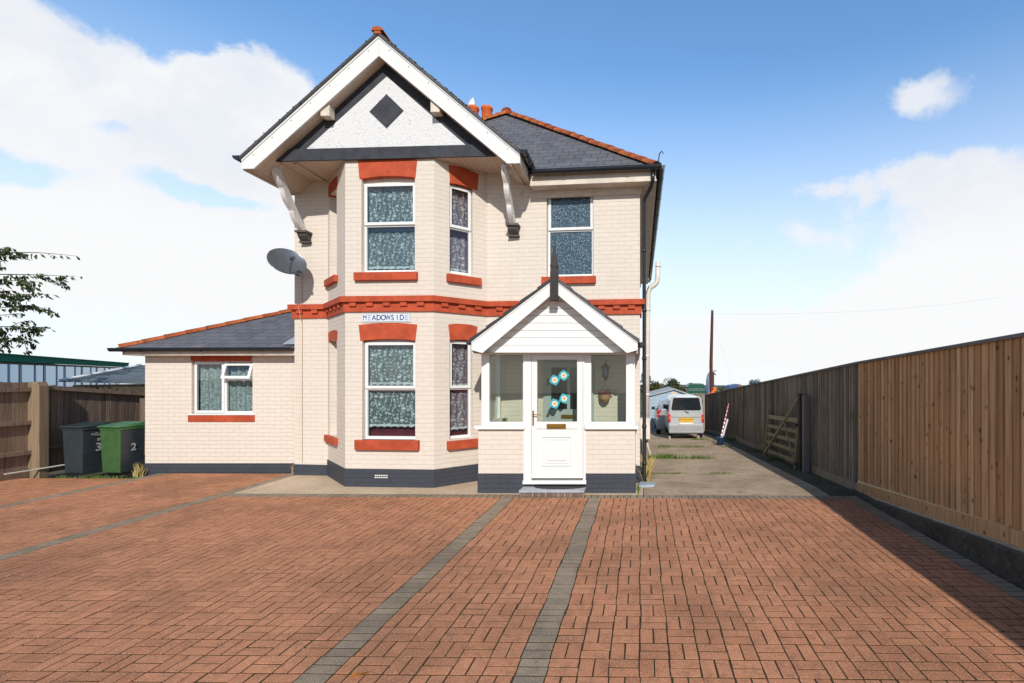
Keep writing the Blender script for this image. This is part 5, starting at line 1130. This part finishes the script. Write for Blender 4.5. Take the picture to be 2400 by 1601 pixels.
for a, za, b_, zb4 in ((x0-.12, ze-.03, xr_, zr), (xr_, zr, x1+.12, ze-.03)):
    q.quad((a, Yg-.12, za), (b_, Yg-.12, zb4), (b_, Yg+5.1, zb4), (a, Yg+5.1, za)); q.quad((a, Yg-.12, za), (b_, Yg-.12, zb4), (b_, Yg-.12, zb4+.06), (a, Yg-.12, za+.06)); q.quad((a, Yg-.12, za+.06), (b_, Yg-.12, zb4+.06), (b_, Yg+5.1, zb4+.06), (a, Yg+5.1, za+.06))
q.build('roof', plain('pale_roof_edge', (.36, .37, .37), .7), gar)
q = MB(); q.box(wx(1548, Yg), wx(1572, Yg), Yg-.02, Yg-.002, wz(965, Yg), wz(935, Yg)); q.build('window', plain('pale_board', (.62, .58, .46), .6), gar)
q = MB(); q.box(wx(1573, Yg), wx(1586, Yg), Yg-.03, Yg-.002, wz(926, Yg), wz(919, Yg)); q.build('lamp_box', plain('cream_box', (.62, .52, .33), .5), gar)
tk = thing('oil_tank', (3.6, 32, gz(32)), 'ribbed dark green plastic oil tank behind the garage', 'tank'); Yt = 32; TG = plain('tank_green', (.012, .085, .055), .35, var=.15)
q = MB(); x0, x1 = wx(1612, Yt), wx(1653.5, Yt); zt5, zm5 = wz(899, Yt), wz(912, Yt); 
ro = rrect(x0, x1, zm5, zt5, .16, .06); q.prism(ro, Yt, Yt+1.6, XY); q.box(x0-.03, x1+.03, Yt-.03, Yt+1.63, zm5-.05, zm5+.03); q.box(x0+.02, x1-.02, Yt+.0, Yt+1.6, gz(Yt)-.1, zm5-.05)
q.build('shell', TG, tk, bevel=.03)
q = MB()
for k in range(6): x = x0+.12+(x1-x0-.24)*k/5; q.box(x-.03, x+.03, Yt-.05, Yt+.0, zm5+.10, zt5-.06); q.box(x-.04, x+.04, Yt-.04, Yt+.02, gz(Yt), zm5-.08)
q.build('ribs', TG, tk, bevel=.01); q = MB(); q.lathe([(.09, 0), (.09, .05), (.001, .055)], 12, (wx(1622, Yt), Yt+.5, zt5-.01)); q.build('cap', TG, tk)
pl2 = thing('telegraph_pole', (4.86, 34, gz(34)), 'tall dark reddish brown wooden pole behind the oil tank', 'pole'); Yp = 34
q = MB(); q.tube([(wx(1667, Yp), Yp, gz(Yp)-.2), (wx(1666.5, Yp), Yp, wz(850, Yp)), (wx(1669.5, Yp), Yp, wz(729, Yp))], [.13, .115, .085], 12); q.build('shaft', wood('pole_wood', [(.085, .030, .022), (.11, .04, .03)]), pl2)
q = MB(); q.lathe([(.09, 0), (.08, .05), (.03, .12), (.001, .13)], 10, (wx(1669.5, Yp), Yp, wz(729, Yp))); q.build('cap', LEADG, pl2)
q = MB(); a = Vector((wx(1670, Yp), Yp, wz(735, Yp))); b_ = Vector((30, 42, 8.4))
q.tube([a.lerp(b_, k/14)+Vector((0, 0, -.9*4*(k/14)*(1-k/14)*.5)) for k in range(15)], .006, 4); q.tube([a, (wx(1716, Yp), Yp, wz(905, Yp))], .004, 4); q.build('wires', plain('wire_grey', (.5, .52, .55), .6), pl2)
# tall blue panel with a bracket arm
tb = thing('lorry_cab', (5.1, 37, gz(37)), 'edge of a pale blue and black vehicle cab with mirror arm behind the tall pole', 'vehicle'); Yc = 37
q = MB(); q.prism([(wx(1660, Yc), gz(Yc)), (wx(1668, Yc), gz(Yc)), (wx(1668, Yc), wz(872, Yc)), (wx(1664, Yc), wz(877, Yc)), (wx(1661, Yc), wz(890, Yc))], Yc, Yc+1.5, XY); q.build('side_panel', plain('cab_blue', (.16, .30, .50), .35), tb)
q = MB(); q.box(wx(1668, Yc)+.002, wx(1673.8, Yc), Yc, Yc+1.5, gz(Yc), wz(872, Yc)); q.tube([(wx(1671, Yc), Yc, wz(870, Yc)), (wx(1679, Yc), Yc-.1, wz(869, Yc))], .03, 6); q.tube([(wx(1673, Yc), Yc, wz(874, Yc)), (wx(1677, Yc), Yc-.1, wz(879, Yc))], .04, 6); q.build('frame', plain('cab_black', (.02, .03, .035), .5), tb)
ORG = plain('safety_orange', (.80, .12, .01), .5)
def yard_cone(px, pyb, pyt, Y, nm, dsc):
    t_ = thing('traffic_cone', (wx(px, Y), Y, wz(pyb, Y)), dsc, 'cone', 'orange cones behind the fence end'); x = wx(px, Y); h_ = wz(pyt, Y)-wz(pyb, Y)
    q = MB(); q.lathe([(.11, .03), (.07, h_*.6), (.03, h_)], 12, (x, Y, wz(pyb, Y))); q.build('body', ORG, t_); q = MB(); q.box(x-.17, x+.17, Y-.17, Y+.17, wz(pyb, Y), wz(pyb, Y)+.03); q.build('base', ORG, t_)
yard_cone(1661.5, 929, 921, 30, '', 'orange cone leaning low at the foot of the tall brown pole'); yard_cone(1670.5, 921, 915, 30, '', 'orange cone just right of the tall brown pole above the fence')
q = MB(); Yo = 31; q.prism(rrect(wx(1671.5, Yo), wx(1679.5, Yo), wz(917, Yo), wz(908, Yo), .05), Yo, Yo+.25, XY); q.box(wx(1674, Yo), wx(1677, Yo), Yo+.05, Yo+.2, gz(Yo), wz(917, Yo)); tag(q.build('orange_barrier', ORG, bevel=.01), 'orange plastic barrier top showing right of the tall brown pole', 'barrier')
q = MB(); Yo = 24.5; q.box(wx(1682, Yo), wx(1685.5, Yo), Yo, Yo+.1, wz(921, Yo), wz(914, Yo)); q.box(wx(1683, Yo), wx(1684.5, Yo), Yo+.02, Yo+.08, gz(Yo), wz(921, Yo)); tag(q.build('green_post', plain('green_paint', (.02, .22, .06), .5)), 'small green post top just behind the fence, right of the orange barrier', 'post')
sk = thing('skip', (4.0, 22.5, gz(22)), 'blue steel skip edge with orange brown end showing over the fence', 'skip'); Yk = 22
q = MB(); xk0, xk1 = wx(1709, Yk), wx(1731, Yk); q.prism([(xk0+.05, gz(Yk)), (xk1+.3, gz(Yk)), (xk1, wz(901.5, Yk)), (xk0, wz(905.5, Yk))], Yk, Yk+1.4, XY); q.build('body', plain('skip_blue', (.012, .075, .22), .5, var=.2), sk, bevel=.01)
q = MB(); q.box(xk1+.002, xk1+.12, Yk+.05, Yk+1.3, gz(Yk)+.5, wz(901, Yk)); q.build('end_bar', plain('rust_orange', (.32, .10, .05), .7, var=.3), sk)

# ------------------------------------------------------------------ vegetation
def leafmat(name, cols):
    m, t, b = new_mat(name); a = N(t, 'ShaderNodeAttribute', attribute_name='rnd'); rp = N(t, 'ShaderNodeValToRGB'); t.links.new(a.outputs['Fac'], rp.inputs[0]); e = rp.color_ramp.elements
    e[0].color = (*cols[0], 1); e[1].color = (*cols[-1], 1)
    for i, c in enumerate(cols[1:-1]): x = e.new((i+1)/(len(cols)-1)); x.color = (*c, 1)
    t.links.new(rp.outputs[0], b.inputs['Base Color']); b.inputs['Roughness'].default_value = .5; b.inputs['Specular IOR Level'].default_value = .3
    return m
BARK = wood('bark', [(.07, .055, .04), (.10, .08, .06)])
def leafquad(mb, p, d, L, W, c, rnd, curl=.25):
    d = d.normalized(); s_ = d.cross(Vector((rnd.uniform(-1, 1), rnd.uniform(-1, 1), rnd.uniform(-.6, .6)))).normalized(); n_ = d.cross(s_)
    mid = p+d*L*.45; mb.add([p, mid+s_*W+n_*W*.3, p+d*L-n_*L*curl*.3, mid-s_*W+n_*W*.3, mid-n_*W*.1], [(0, 1, 4), (1, 2, 4), (2, 3, 4), (3, 0, 4)], 0, None, c)
tr = thing('tree', (-13.0, 7.6, 0), 'leafy green tree at the left edge reaching its drooping branches over the fence', 'tree')
rnd = random.Random(77); lv = MB(); tw_ = MB(); Yb = 11.3
TL = leafmat('tree_leaf', [(.012, .030, .014), (.028, .055, .014), (.065, .085, .018), (.03, .05, .02)])
base = Vector((-13.0, 7.6, 0)); tk_ = MB(); tk_.tube([base, base+Vector((.05, 0, 1.2)), base+Vector((.15, .1, 2.4)), base+Vector((.1, .1, 3.6))], [.15, .12, .10, .06], 10); trunk = tk_.build('trunk', BARK, tr, smooth=True)
def twig(p0, p1, n, sag=.1, L=.10):
    for k in range(n+1):
        s_ = (k/n); p = p0.lerp(p1, s_)+Vector((0, 0, sag*math.sin(math.pi*s_)))
        d = (p1-p0).normalized()
        for m_ in range(2):
            off = Vector((rnd.gauss(0, .02), rnd.gauss(0, .05), rnd.gauss(0, .02)))
            dd = Vector((d.x*rnd.uniform(-.2, .9)+rnd.uniform(-.35, .35), d.y*.5+rnd.uniform(-.7, .7), -rnd.uniform(.25, 1.1)))
            leafquad(lv, p+off, dd, L*rnd.uniform(.7, 1.2), L*rnd.uniform(.17, .26), rnd.random(), rnd)
def bough(p0, p1, sag, nt_, side=.5, L=.10, r_=.018, n=9):
    pts = [p0.lerp(p1, k/10)+Vector((0, 0, sag*math.sin(math.pi*k/10))) for k in range(11)]
    tw_.tube(pts, [r_*(1-.08*k) for k in range(11)], 5); twig(pts[5], pts[10], 10, 0, L)
    for k in range(nt_):
        i = rnd.randint(2, 9); q0 = pts[i]; e = q0+Vector((rnd.uniform(.05, .5)*side, rnd.uniform(-.35, .35), rnd.uniform(-.3, .22))); tw_.tube([q0, q0.lerp(e, .5)+Vector((0, 0, .03)), e], .005, 4); twig(q0, e, n, .03, L)
pt = lambda px, py, Y=Yb: Vector((wx(px, Y), Y, wz(py, Y)))
hub = base+Vector((.12, .1, 3.0))
for (px, py, sg_, nt_) in ((183, 600, .28, 4), (95, 660, .1, 7), (60, 600, .1, 8), (185, 648, .06, 3), (125, 690, .05, 6), (20, 690, .0, 8), (118, 722, .05, 5), (60, 735, .0, 3), (125, 768, .10, 6), (80, 795, .02, 7), (20, 795, 0, 7), (-30, 640, 0, 9), (-40, 740, 0, 9)):
    s_ = pt(-120, py+rnd.uniform(-5, 20), Yb-.4); bough(s_, pt(px-8, py, Yb+rnd.uniform(-.15, .15)), sg_*.5, nt_, .5, .125)
    tw_.tube([hub, hub.lerp(s_, .6)+Vector((0, 0, .15)), s_], [.04, .028, .018], 6)
for k in range(85):   # the rest of the crown, outside the picture
    a = rnd.uniform(0, 6.28); e_ = rnd.uniform(-.5, 1.2); R0 = rnd.uniform(.9, 2.1); e = hub+Vector((math.cos(a)*R0*math.cos(e_)-.4, math.sin(a)*R0*math.cos(e_), math.sin(e_)*R0*.9+.1))
    if e.x/max(e.y, .5) > -1.33 or e.x > -10.7: continue
    bough(hub+Vector((0, 0, rnd.uniform(-.3, .5))), e, .1, 5, rnd.choice((-1, 1)), .11, .022, 8)
tw_.build('branches', BARK, trunk); lv.build('crown', TL, tr)
# hedge and far trees
HL = leafmat('hedge_leaf', [(.035, .040, .012), (.085, .065, .018), (.05, .06, .018), (.11, .075, .02)])
DL = leafmat('far_tree_leaf', [(.02, .04, .025), (.04, .06, .03), (.03, .055, .035)])
def clump(name, c, rad, n, mat, s_, seed, label, cat, group=None, trunk=True):
    rnd = random.Random(seed); c = Vector(c); rad = Vector(rad); mb = MB(); subs = [(Vector((rnd.uniform(-.6, .6)*rad.x, rnd.uniform(-.5, .5)*rad.y, rnd.uniform(-.55, .55)*rad.z)), rnd.uniform(.35, .6)) for _ in range(16)]
    for k in range(n):
        o, f = rnd.choice(subs); v = Vector((rnd.gauss(0, 1), rnd.gauss(0, 1), rnd.gauss(0, 1))).normalized()*rnd.uniform(.6, 1)**.5
        p = c+o+Vector((v.x*rad.x*f, v.y*rad.y*f, v.z*rad.z*f)); d = Vector((rnd.uniform(-1, 1), rnd.uniform(-1, 1), rnd.uniform(-.6, 1))); leafquad(mb, p, d, s_*rnd.uniform(.6, 1.3), s_*.35, rnd.random(), rnd)
    gr_ = c.z-rad.z*1.6
    t_ = thing(name, (c.x, c.y, gr_), label, cat, group); mb.build('crown', mat, t_)
    q = MB(); q.tube([(c.x, c.y, gr_), (c.x+.1, c.y, c.z)], [.25*rad.x/2, .1*rad.x/2], 8); q.build('trunk', BARK, t_); return t_
Yh = 58
k = 0
for px, py, w_, dsc in ((1519, 893, 1.9, 'olive green bush beyond the garage, nearest the house corner'), (1543, 905, 1.6, 'olive brown bush above the left roof slope of the garage'), (1570, 906, 1.8, 'brown green bush above the garage ridge'), (1598, 905, 1.7, 'brown green bush between garage ridge and oil tank'), (1628, 909, 1.9, 'bush mostly hidden behind the green oil tank'), (1690, 911, 1.9, 'low brown bush just right of the tall pole over the fence'), (1718, 913, 1.8, 'low bush behind the blue skip over the fence')):
    cz = wz(py, Yh)-1.0; clump('bush', (wx(px, Yh), Yh+(k % 3), cz), (w_, 1.2, 1.25), 1500, HL, .22, 100+k, dsc, 'bush', 'bushes beyond the garage'); k += 1
Yt2 = 95
clump('far_tree', (wx(1578, Yt2), Yt2, wz(901, Yt2)), (1.55, 1.4, 1.3), 1600, DL, .26, 201, 'rounded dark green tree rising above the bushes over the garage', 'tree')
clump('far_tree', (wx(1513, Yt2), Yt2, wz(892, Yt2)), (1.0, 1.4, 1.8), 1200, DL, .26, 202, 'dark tree right against the house corner behind the white pipe', 'tree')
Y4 = 150
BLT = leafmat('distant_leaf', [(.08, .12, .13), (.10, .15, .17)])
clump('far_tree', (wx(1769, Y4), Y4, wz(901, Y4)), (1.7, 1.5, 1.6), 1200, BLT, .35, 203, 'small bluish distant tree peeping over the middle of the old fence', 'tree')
# grass tufts in the drive joints and weeds
GR = leafmat('grass_blade', [(.06, .12, .02), (.10, .17, .03), (.16, .19, .05)]); DRY = leafmat('dry_grass', [(.42, .30, .10), (.50, .38, .15), (.30, .26, .08)])
rnd = random.Random(5)
def tufts(mb, cx, cy, sx, sy, n, h_, zf=gz):
    for k in range(n):
        x, y = cx+rnd.gauss(0, sx), cy+rnd.gauss(0, sy); z = zf(y)-.01; hh_ = h_*rnd.uniform(.4, 1.2); l_ = rnd.uniform(-.5, .5)*hh_; l2 = rnd.uniform(-.4, .4)*hh_; w_ = .004+h_*.02; a = rnd.uniform(0, 3.14)
        dx, dy = math.cos(a)*w_, math.sin(a)*w_
        mb.add([(x-dx, y-dy, z), (x+dx, y+dy, z), (x+l_*.4+dx*.7, y+l2*.4+dy*.7, z+hh_*.6), (x+l_*.4-dx*.7, y+l2*.4-dy*.7, z+hh_*.6), (x+l_, y+l2, z+hh_)], [(0, 1, 2, 3), (3, 2, 4)], 0, None, rnd.random())
q = MB()
for cx, cy, sx, n, h_ in ((wx(1557, 15.9), 15.85, .13, 160, .10), (wx(1622, 15.9), 15.85, .30, 260, .09), (wx(1560, 12.8), 12.78, .22, 420, .15), (wx(1542, 12.8), 12.82, .16, 160, .11), (wx(1638, 12.8), 12.78, .20, 240, .11), (wx(1579, 10.2), 10.18, .14, 120, .045), (wx(1538, 10.2), 10.18, .10, 90, .05), (wx(1690, 10.2), 10.18, .13, 110, .055), (wx(1640, 18.6), 18.7, .2, 180, .09), (wx(1700, 15.9), 15.9, .18, 80, .07), (3.3, 9.3, .1, 60, .06), (3.35, 12.5, .12, 150, .10), (3.3, 14.5, .15, 160, .10), (3.35, 18.5, .15, 160, .14)):
    tufts(q, cx, cy, sx, .035, n, h_)
for k in range(60):
    x, y = rnd.choice([(rnd.uniform(-9, -7), rnd.uniform(6.5, 9)), (rnd.uniform(-8, -3), rnd.uniform(4.5, 8)), (-6.66, rnd.uniform(6, 9))])
    if rnd.random() < .45: tufts(q, round(x/.203)*.203, y, .03, .012, 14, .018)
for x in (-9.6, -9.9, -10.3, -10.5, -10.2, -10.9): tufts(q, x, 9.55, .10, .04, 60, .075)
tufts(q, -.02, 8.5, .012, .25, 110, .06)
tag(q.build('grass', GR, origin=(0, 0, 0)), 'green grass tufts growing in the drive joints and paving', 'grass', kind='stuff')
q = MB(); tufts(q, .10, 9.7, .03, .35, 260, .42); tufts(q, -9.72, 9.80, .04, .03, 60, .28); tufts(q, -6.72, 9.80, .05, .02, 26, .26)
tag(q.build('dry_grass', DRY, origin=(0, 0, 0)), 'straw coloured dry grass at the foot of the walls', 'grass', kind='stuff')
# fallen leaf
q = MB(); lx, ly = wx(843, 3.20), 3.20; pts = [(-.055, -.035), (-.02, -.03), (.03, .0), (.055, .05), (.01, .035), (-.035, .0)]
q.add([(lx+a, ly+b_, .012+.018*math.sin(k*1.3)) for k, (a, b_) in enumerate(pts)]+[(lx, ly, .006)], [(k, (k+1) % 6, 6) for k in range(6)])
tag(q.build('fallen_leaf', plain('orange_leaf', (.50, .22, .02), .6, var=.3, nscale=40)), 'single curled orange leaf lying on the paving in the foreground', 'leaf')

# ------------------------------------------------------------------ left fence, shed, bins, building
LW = wood('left_fence_wood', [(.19, .125, .095), (.30, .21, .155), (.13, .10, .085)], algae=(.15, .14, .065), grain=.7)
LFX = -11.5
lz_ = lambda y: 1.78 if y < 9.6 else 1.76-.10*(y-9.6)
lf1 = thing('side_fence', (LFX, 7.5, 0), 'timber fence panel with three rails at the far left edge', 'fence')
q = MB(); y = 4.0
while y < 9.5:
    w_ = rnd.uniform(.115, .135); q.box(LFX-.02-rnd.uniform(0, .008), LFX, y, y+w_-.004, .12, lz_(y)-.0+rnd.uniform(-.01, .01), 0, rnd.random()); y += w_
q.build('boards', LW, lf1)
for z in (.42, .98, 1.60): q = MB(); q.box(LFX+.001, LFX+.07, 4.0, 9.5, z, z+.075, 0, .6); q.build('rail', LW, lf1)
q = MB(); q.box(LFX-.01, LFX+.03, 4.0, 9.5, -.02, .15, 0, .2); q.build('gravel_board', LW, lf1)
q = MB(); px_ = -11.42; q.box(px_-.10, px_+.13, 9.50, 9.66, -.05, 1.70, 0, .5); q.prism([(px_-.10, 1.7), (px_+.13, 1.7), (px_+.09, 1.78), (px_-.06, 1.78)], 9.50, 9.66, XY)
tag(q.build('fence_post', wood('post_wood', [(.24, .17, .105), (.27, .20, .13)], algae=(.2, .17, .1)), bevel=.006), 'broad brown timber post between the two left fence sections', 'post')
lf2 = thing('back_fence', (LFX, 11, 0), 'shaded vertical board fence behind the wheelie bins', 'fence')
q = MB(); y = 9.67
while y < 12.6:
    w_ = rnd.uniform(.09, .11); t0 = rnd.uniform(0, .012); q.box(LFX-.02, LFX+.012+t0, y, y+w_-.005, .02, lz_(y)-.03+rnd.uniform(-.015, .01), 0, rnd.random()); y += w_
q.build('boards', LW, lf2)
q = MB(); 
for z0_, hgt in ((-.12, .07), (-1.25, .06)):
    P_ = []
    for x in (LFX+.026, LFX+.085): P_ += [(x, 9.67, lz_(9.67)+z0_), (x, 12.6, lz_(12.6)+z0_), (x, 12.6, lz_(12.6)+z0_+hgt), (x, 9.67, lz_(9.67)+z0_+hgt)]
    q.add(P_, [(0, 1, 2, 3), (7, 6, 5, 4), (0, 4, 5, 1), (3, 2, 6, 7), (0, 3, 7, 4), (1, 5, 6, 2)], 0, None, .5)
q.build('rail', LW, lf2)
q = MB(); q.box(-11.55, -9.2, 12.62, 12.66, 0, 1.50, 0, .3); q.build('end_boards', LW, lf2)
q = MB(); q.box(-11.38, -11.24, 11.5, 11.64, 0, 1.38, 0, .9); q.build('short_post', LW, lf2)
sh = thing('shed', (-13, 13.5, 0), 'low shed with grey green felt roof and white roof edge behind the left fence', 'shed')
q = MB(); x0, x1 = -14.35, -10.2; q.box(x0+.1, x1, 12.7, 14.4, 0, 1.66); q.build('wall', LW, sh)
q = MB(); q.add([(x0, 12.5, 1.765), (x1, 12.5, 1.66), (x1, 14.6, 2.20), (x0-.05, 14.6, 2.20)], [(0, 1, 2, 3)]); q.add([(x0, 12.5, 1.74), (x1, 12.5, 1.635), (x1, 12.5, 1.66), (x0, 12.5, 1.765)], [(0, 1, 2, 3)]); q.build('roof', plain('roof_felt', (.085, .11, .12), .7, var=.25, nscale=3), sh)
q = MB(); q.tube([(x0-.01, 12.48, 1.77), (x0-.06, 14.6, 2.205)], .035, 4); q.build('white_edge', WHITE, sh)
q = MB(); q.box(x0+.15, x1, 12.56, 12.60, 1.42, 1.62); q.build('fascia', wood('dark_fascia', [(.05, .04, .025), (.07, .055, .035)]), sh)
q = MB(); q.tube([(-11.38, 9.05, .13), (-11.3, 9.4, .14), (-11.2, 9.85, .16), (-11.12, 10.1, .155)], .014, 6)
tag(q.build('pale_stick', plain('pale_stick', (.55, .52, .46), .7)), 'thin pale stick lying against the bottom of the left fence', 'stick')
# bins
def bin_(cx, cy, yaw, bodyc, lidc, label, w_=.48, d_=.46, h_=.93):
    t_ = thing('wheelie_bin', (cx, cy, 0), label, 'wheelie bin', 'wheelie bins by the extension wall'); ca, sa = math.cos(yaw), math.sin(yaw)
    fr = lambda x, y, z: (cx+x*ca-y*sa, cy+x*sa+y*ca, z)      # local: front at y=0, back y=d
    q = MB(); n = 5; out = lambda k, z: [fr(x, y, z) for x, y in ((-k*w_/2, (1-k)*.12), (k*w_/2, (1-k)*.12), (k*w_/2, d_-.02), (-k*w_/2, d_-.02))]
    P_ = out(.84, .03)+out(.93, .45)+out(.98, .84)+out(1.05, .85)+out(1.05, .90); fs = [(3, 2, 1, 0), (16, 17, 18, 19)]
    for i in range(4): fs += [(i*4+k, i*4+(k+1) % 4, i*4+4+(k+1) % 4, i*4+4+k) for k in range(4)]
    q.add(P_, fs); body = q.build('body', bodyc, t_, bevel=.018)
    q = MB(); a = [fr(x, y, .905) for x, y in ((-w_*.55, -.045), (w_*.55, -.045), (w_*.55, d_+.02), (-w_*.55, d_+.02))]; b_ = [fr(x, y, z) for x, y, z in ((-w_*.50, -.02, .935), (w_*.50, -.02, .935), (w_*.50, d_-.02, .985), (-w_*.50, d_-.02, .985))]
    q.add(a+b_, [(0, 1, 5, 4), (1, 2, 6, 5), (2, 3, 7, 6), (3, 0, 4, 7), (4, 5, 6, 7), (3, 2, 1, 0)]); q.tube([fr(-w_*.5, d_+.05, .93), fr(w_*.5, d_+.05, .93)], .018, 8); q.build('lid', lidc, t_, bevel=.014)
    for s_ in (-1, 1):
        q = MB(); q.tube([fr(s_*(w_/2-.05), d_-.03, .10), fr(s_*(w_/2+.01), d_-.03, .10)], .10, 18); q.build('wheel', BLK, t_)
    return t_, fr
DG2 = plain('dark_grey_bin_plastic', (.030, .040, .048), .42, var=.15); GB = plain('green_bin_plastic', (.045, .11, .035), .5, var=.12); BG = plain('black_green_lid', (.03, .045, .04), .35, var=.2)
yw = R(-9)
tA, fA = bin_(-10.85, 9.66, yw, DG2, BG, 'dark grey wheelie bin marked 3 in front of the left fence')
tB, fB = bin_(-10.17, 9.70, yw, GB, plain('green_lid', (.05, .15, .06), .4, var=.2), 'green wheelie bin marked 2 beside the extension wall', d_=.44)
# dark sheet painting the shade on the green bin's side, and painted numbers on the right-hand sides
def side_text(parent, fr, body, size, y, z, bold=.004, w_=.48):
    text_mesh(body, size, lambda a, d, c: fr(w_/2*.965+.012-.0+(c+z-.5)*.055+abs(d)*.5, y+a, z+c), 'painted_number', plain('white_paint', (.75, .75, .73), .6), parent, bold=bold)
side_text(tA, fA, '3', .22, .25, .50); side_text(tB, fB, '2', .20, .22, .50)
side_text(tA, fA, '#', .09, .25, .66, .002); side_text(tA, fA, '>Gun', .085, .22, .76, .002)
q = MB(); q.add([fB(.48/2*.84+.006, .03, .04), fB(.48/2*.84+.006, .42, .04), fB(.48/2*.985+.006, .42, .84), fB(.48/2*.985+.006, .01, .84)], [(0, 1, 2, 3)]); q.build('side_shade', DG2, tB)
# green roofed building far left
gb2 = thing('commercial_building', (-38, 35, gz(35)), 'long low glazed building with dark green roof edge behind the left fence', 'building')
E0, E1 = Vector((-31.8, 25.0, 0)), Vector((-45.5, 45, 0)); Edir = (E1-E0).normalized(); E00 = E0-Edir*6; 
GP = Plane((E1.x, E1.y), (E00.x, E00.y)); # outward normal should face the camera side
if GP.n.dot(Vector((0, 0, 0))-Vector((-38, 35, 0))) < 0: GP = Plane((E00.x, E00.y), (E1.x, E1.y))
Lg = GP.L; gp = lambda x, y, z: GP(x, y, z); GRN = plain('green_fascia', (.004, .12, .075), .8, spec=.1, var=.12)
zt6 = 2.97
q = MB(); q.box(0, Lg, -.1, .0, zt6-.36, zt6, fr=gp); q.box(-.0, Lg, -8, -.1, zt6-.12, zt6-.01, fr=gp); q.box(-.3, Lg, -.09, .05, zt6-.02, zt6+.05, fr=gp); q.build('roof', GRN, gb2)
q = MB(); q.box(3.0, Lg, -8, -.35, gz(35)-2, .9, fr=gp); q.box(3.0, Lg, -8, -1.4, .9, zt6-.3, fr=gp); q.build('wall', plain('brick_red', (.34, .11, .06), .8, var=.2), gb2)
q = MB(); q.box(.0, Lg, -.95, -.3, zt6-.48, zt6-.37, fr=gp); q.build('soffit', plain('dark_soffit', (.04, .05, .045), .6), gb2)
WG = plain('blue_glazing', (.10, .22, .36), .05, spec=1.0)
m, t, b = new_mat('reflective_blue_glass'); b.inputs['Base Color'].default_value = (.16, .30, .46, 1); b.inputs['Metallic'].default_value = .75; b.inputs['Roughness'].default_value = .04; WG = m
n_ = 8; pit = (Lg-4)/n_
for k in range(n_):
    a = 3.0+k*pit; q = MB(); q.box(a, a+.30, -.34, -.31, .9, zt6-.48, fr=gp); q.box(a+.30, a+pit, -.34, -.31, .88, .96, fr=gp); q.box(a+pit*.6, a+pit*.6+.22, -.34, -.315, .96, zt6-.48, fr=gp); wi = q.build('window', plain('blue_frame', (.02, .09, .17), .4) if k == 0 else wmat, gb2)
    if k == 0: wmat = wi.data.materials[0]
    q = MB(); q.quad(gp(a+.12, -.33, .95), gp(a+pit, -.33, .95), gp(a+pit, -.33, zt6-.45), gp(a+.12, -.33, zt6-.45)); q.build('pane', WG, wi)
# low boarded fence closing the yard beyond the vehicles
q = MB(); Yq = 28.0; x0 = 2.9
while x0 < 3.56: q.box(x0, x0+.10, Yq, Yq+.02, gz(Yq)-.1, wz(924.5, Yq), 0, rnd.random()); x0 += .104
q.box(2.88, 3.58, Yq-.03, Yq+.0, wz(922, Yq), wz(924.3, Yq), 0, .9)
tag(q.build('yard_fence', OLDW), 'short low board fence between the garage and the end of the long old fence', 'fence')
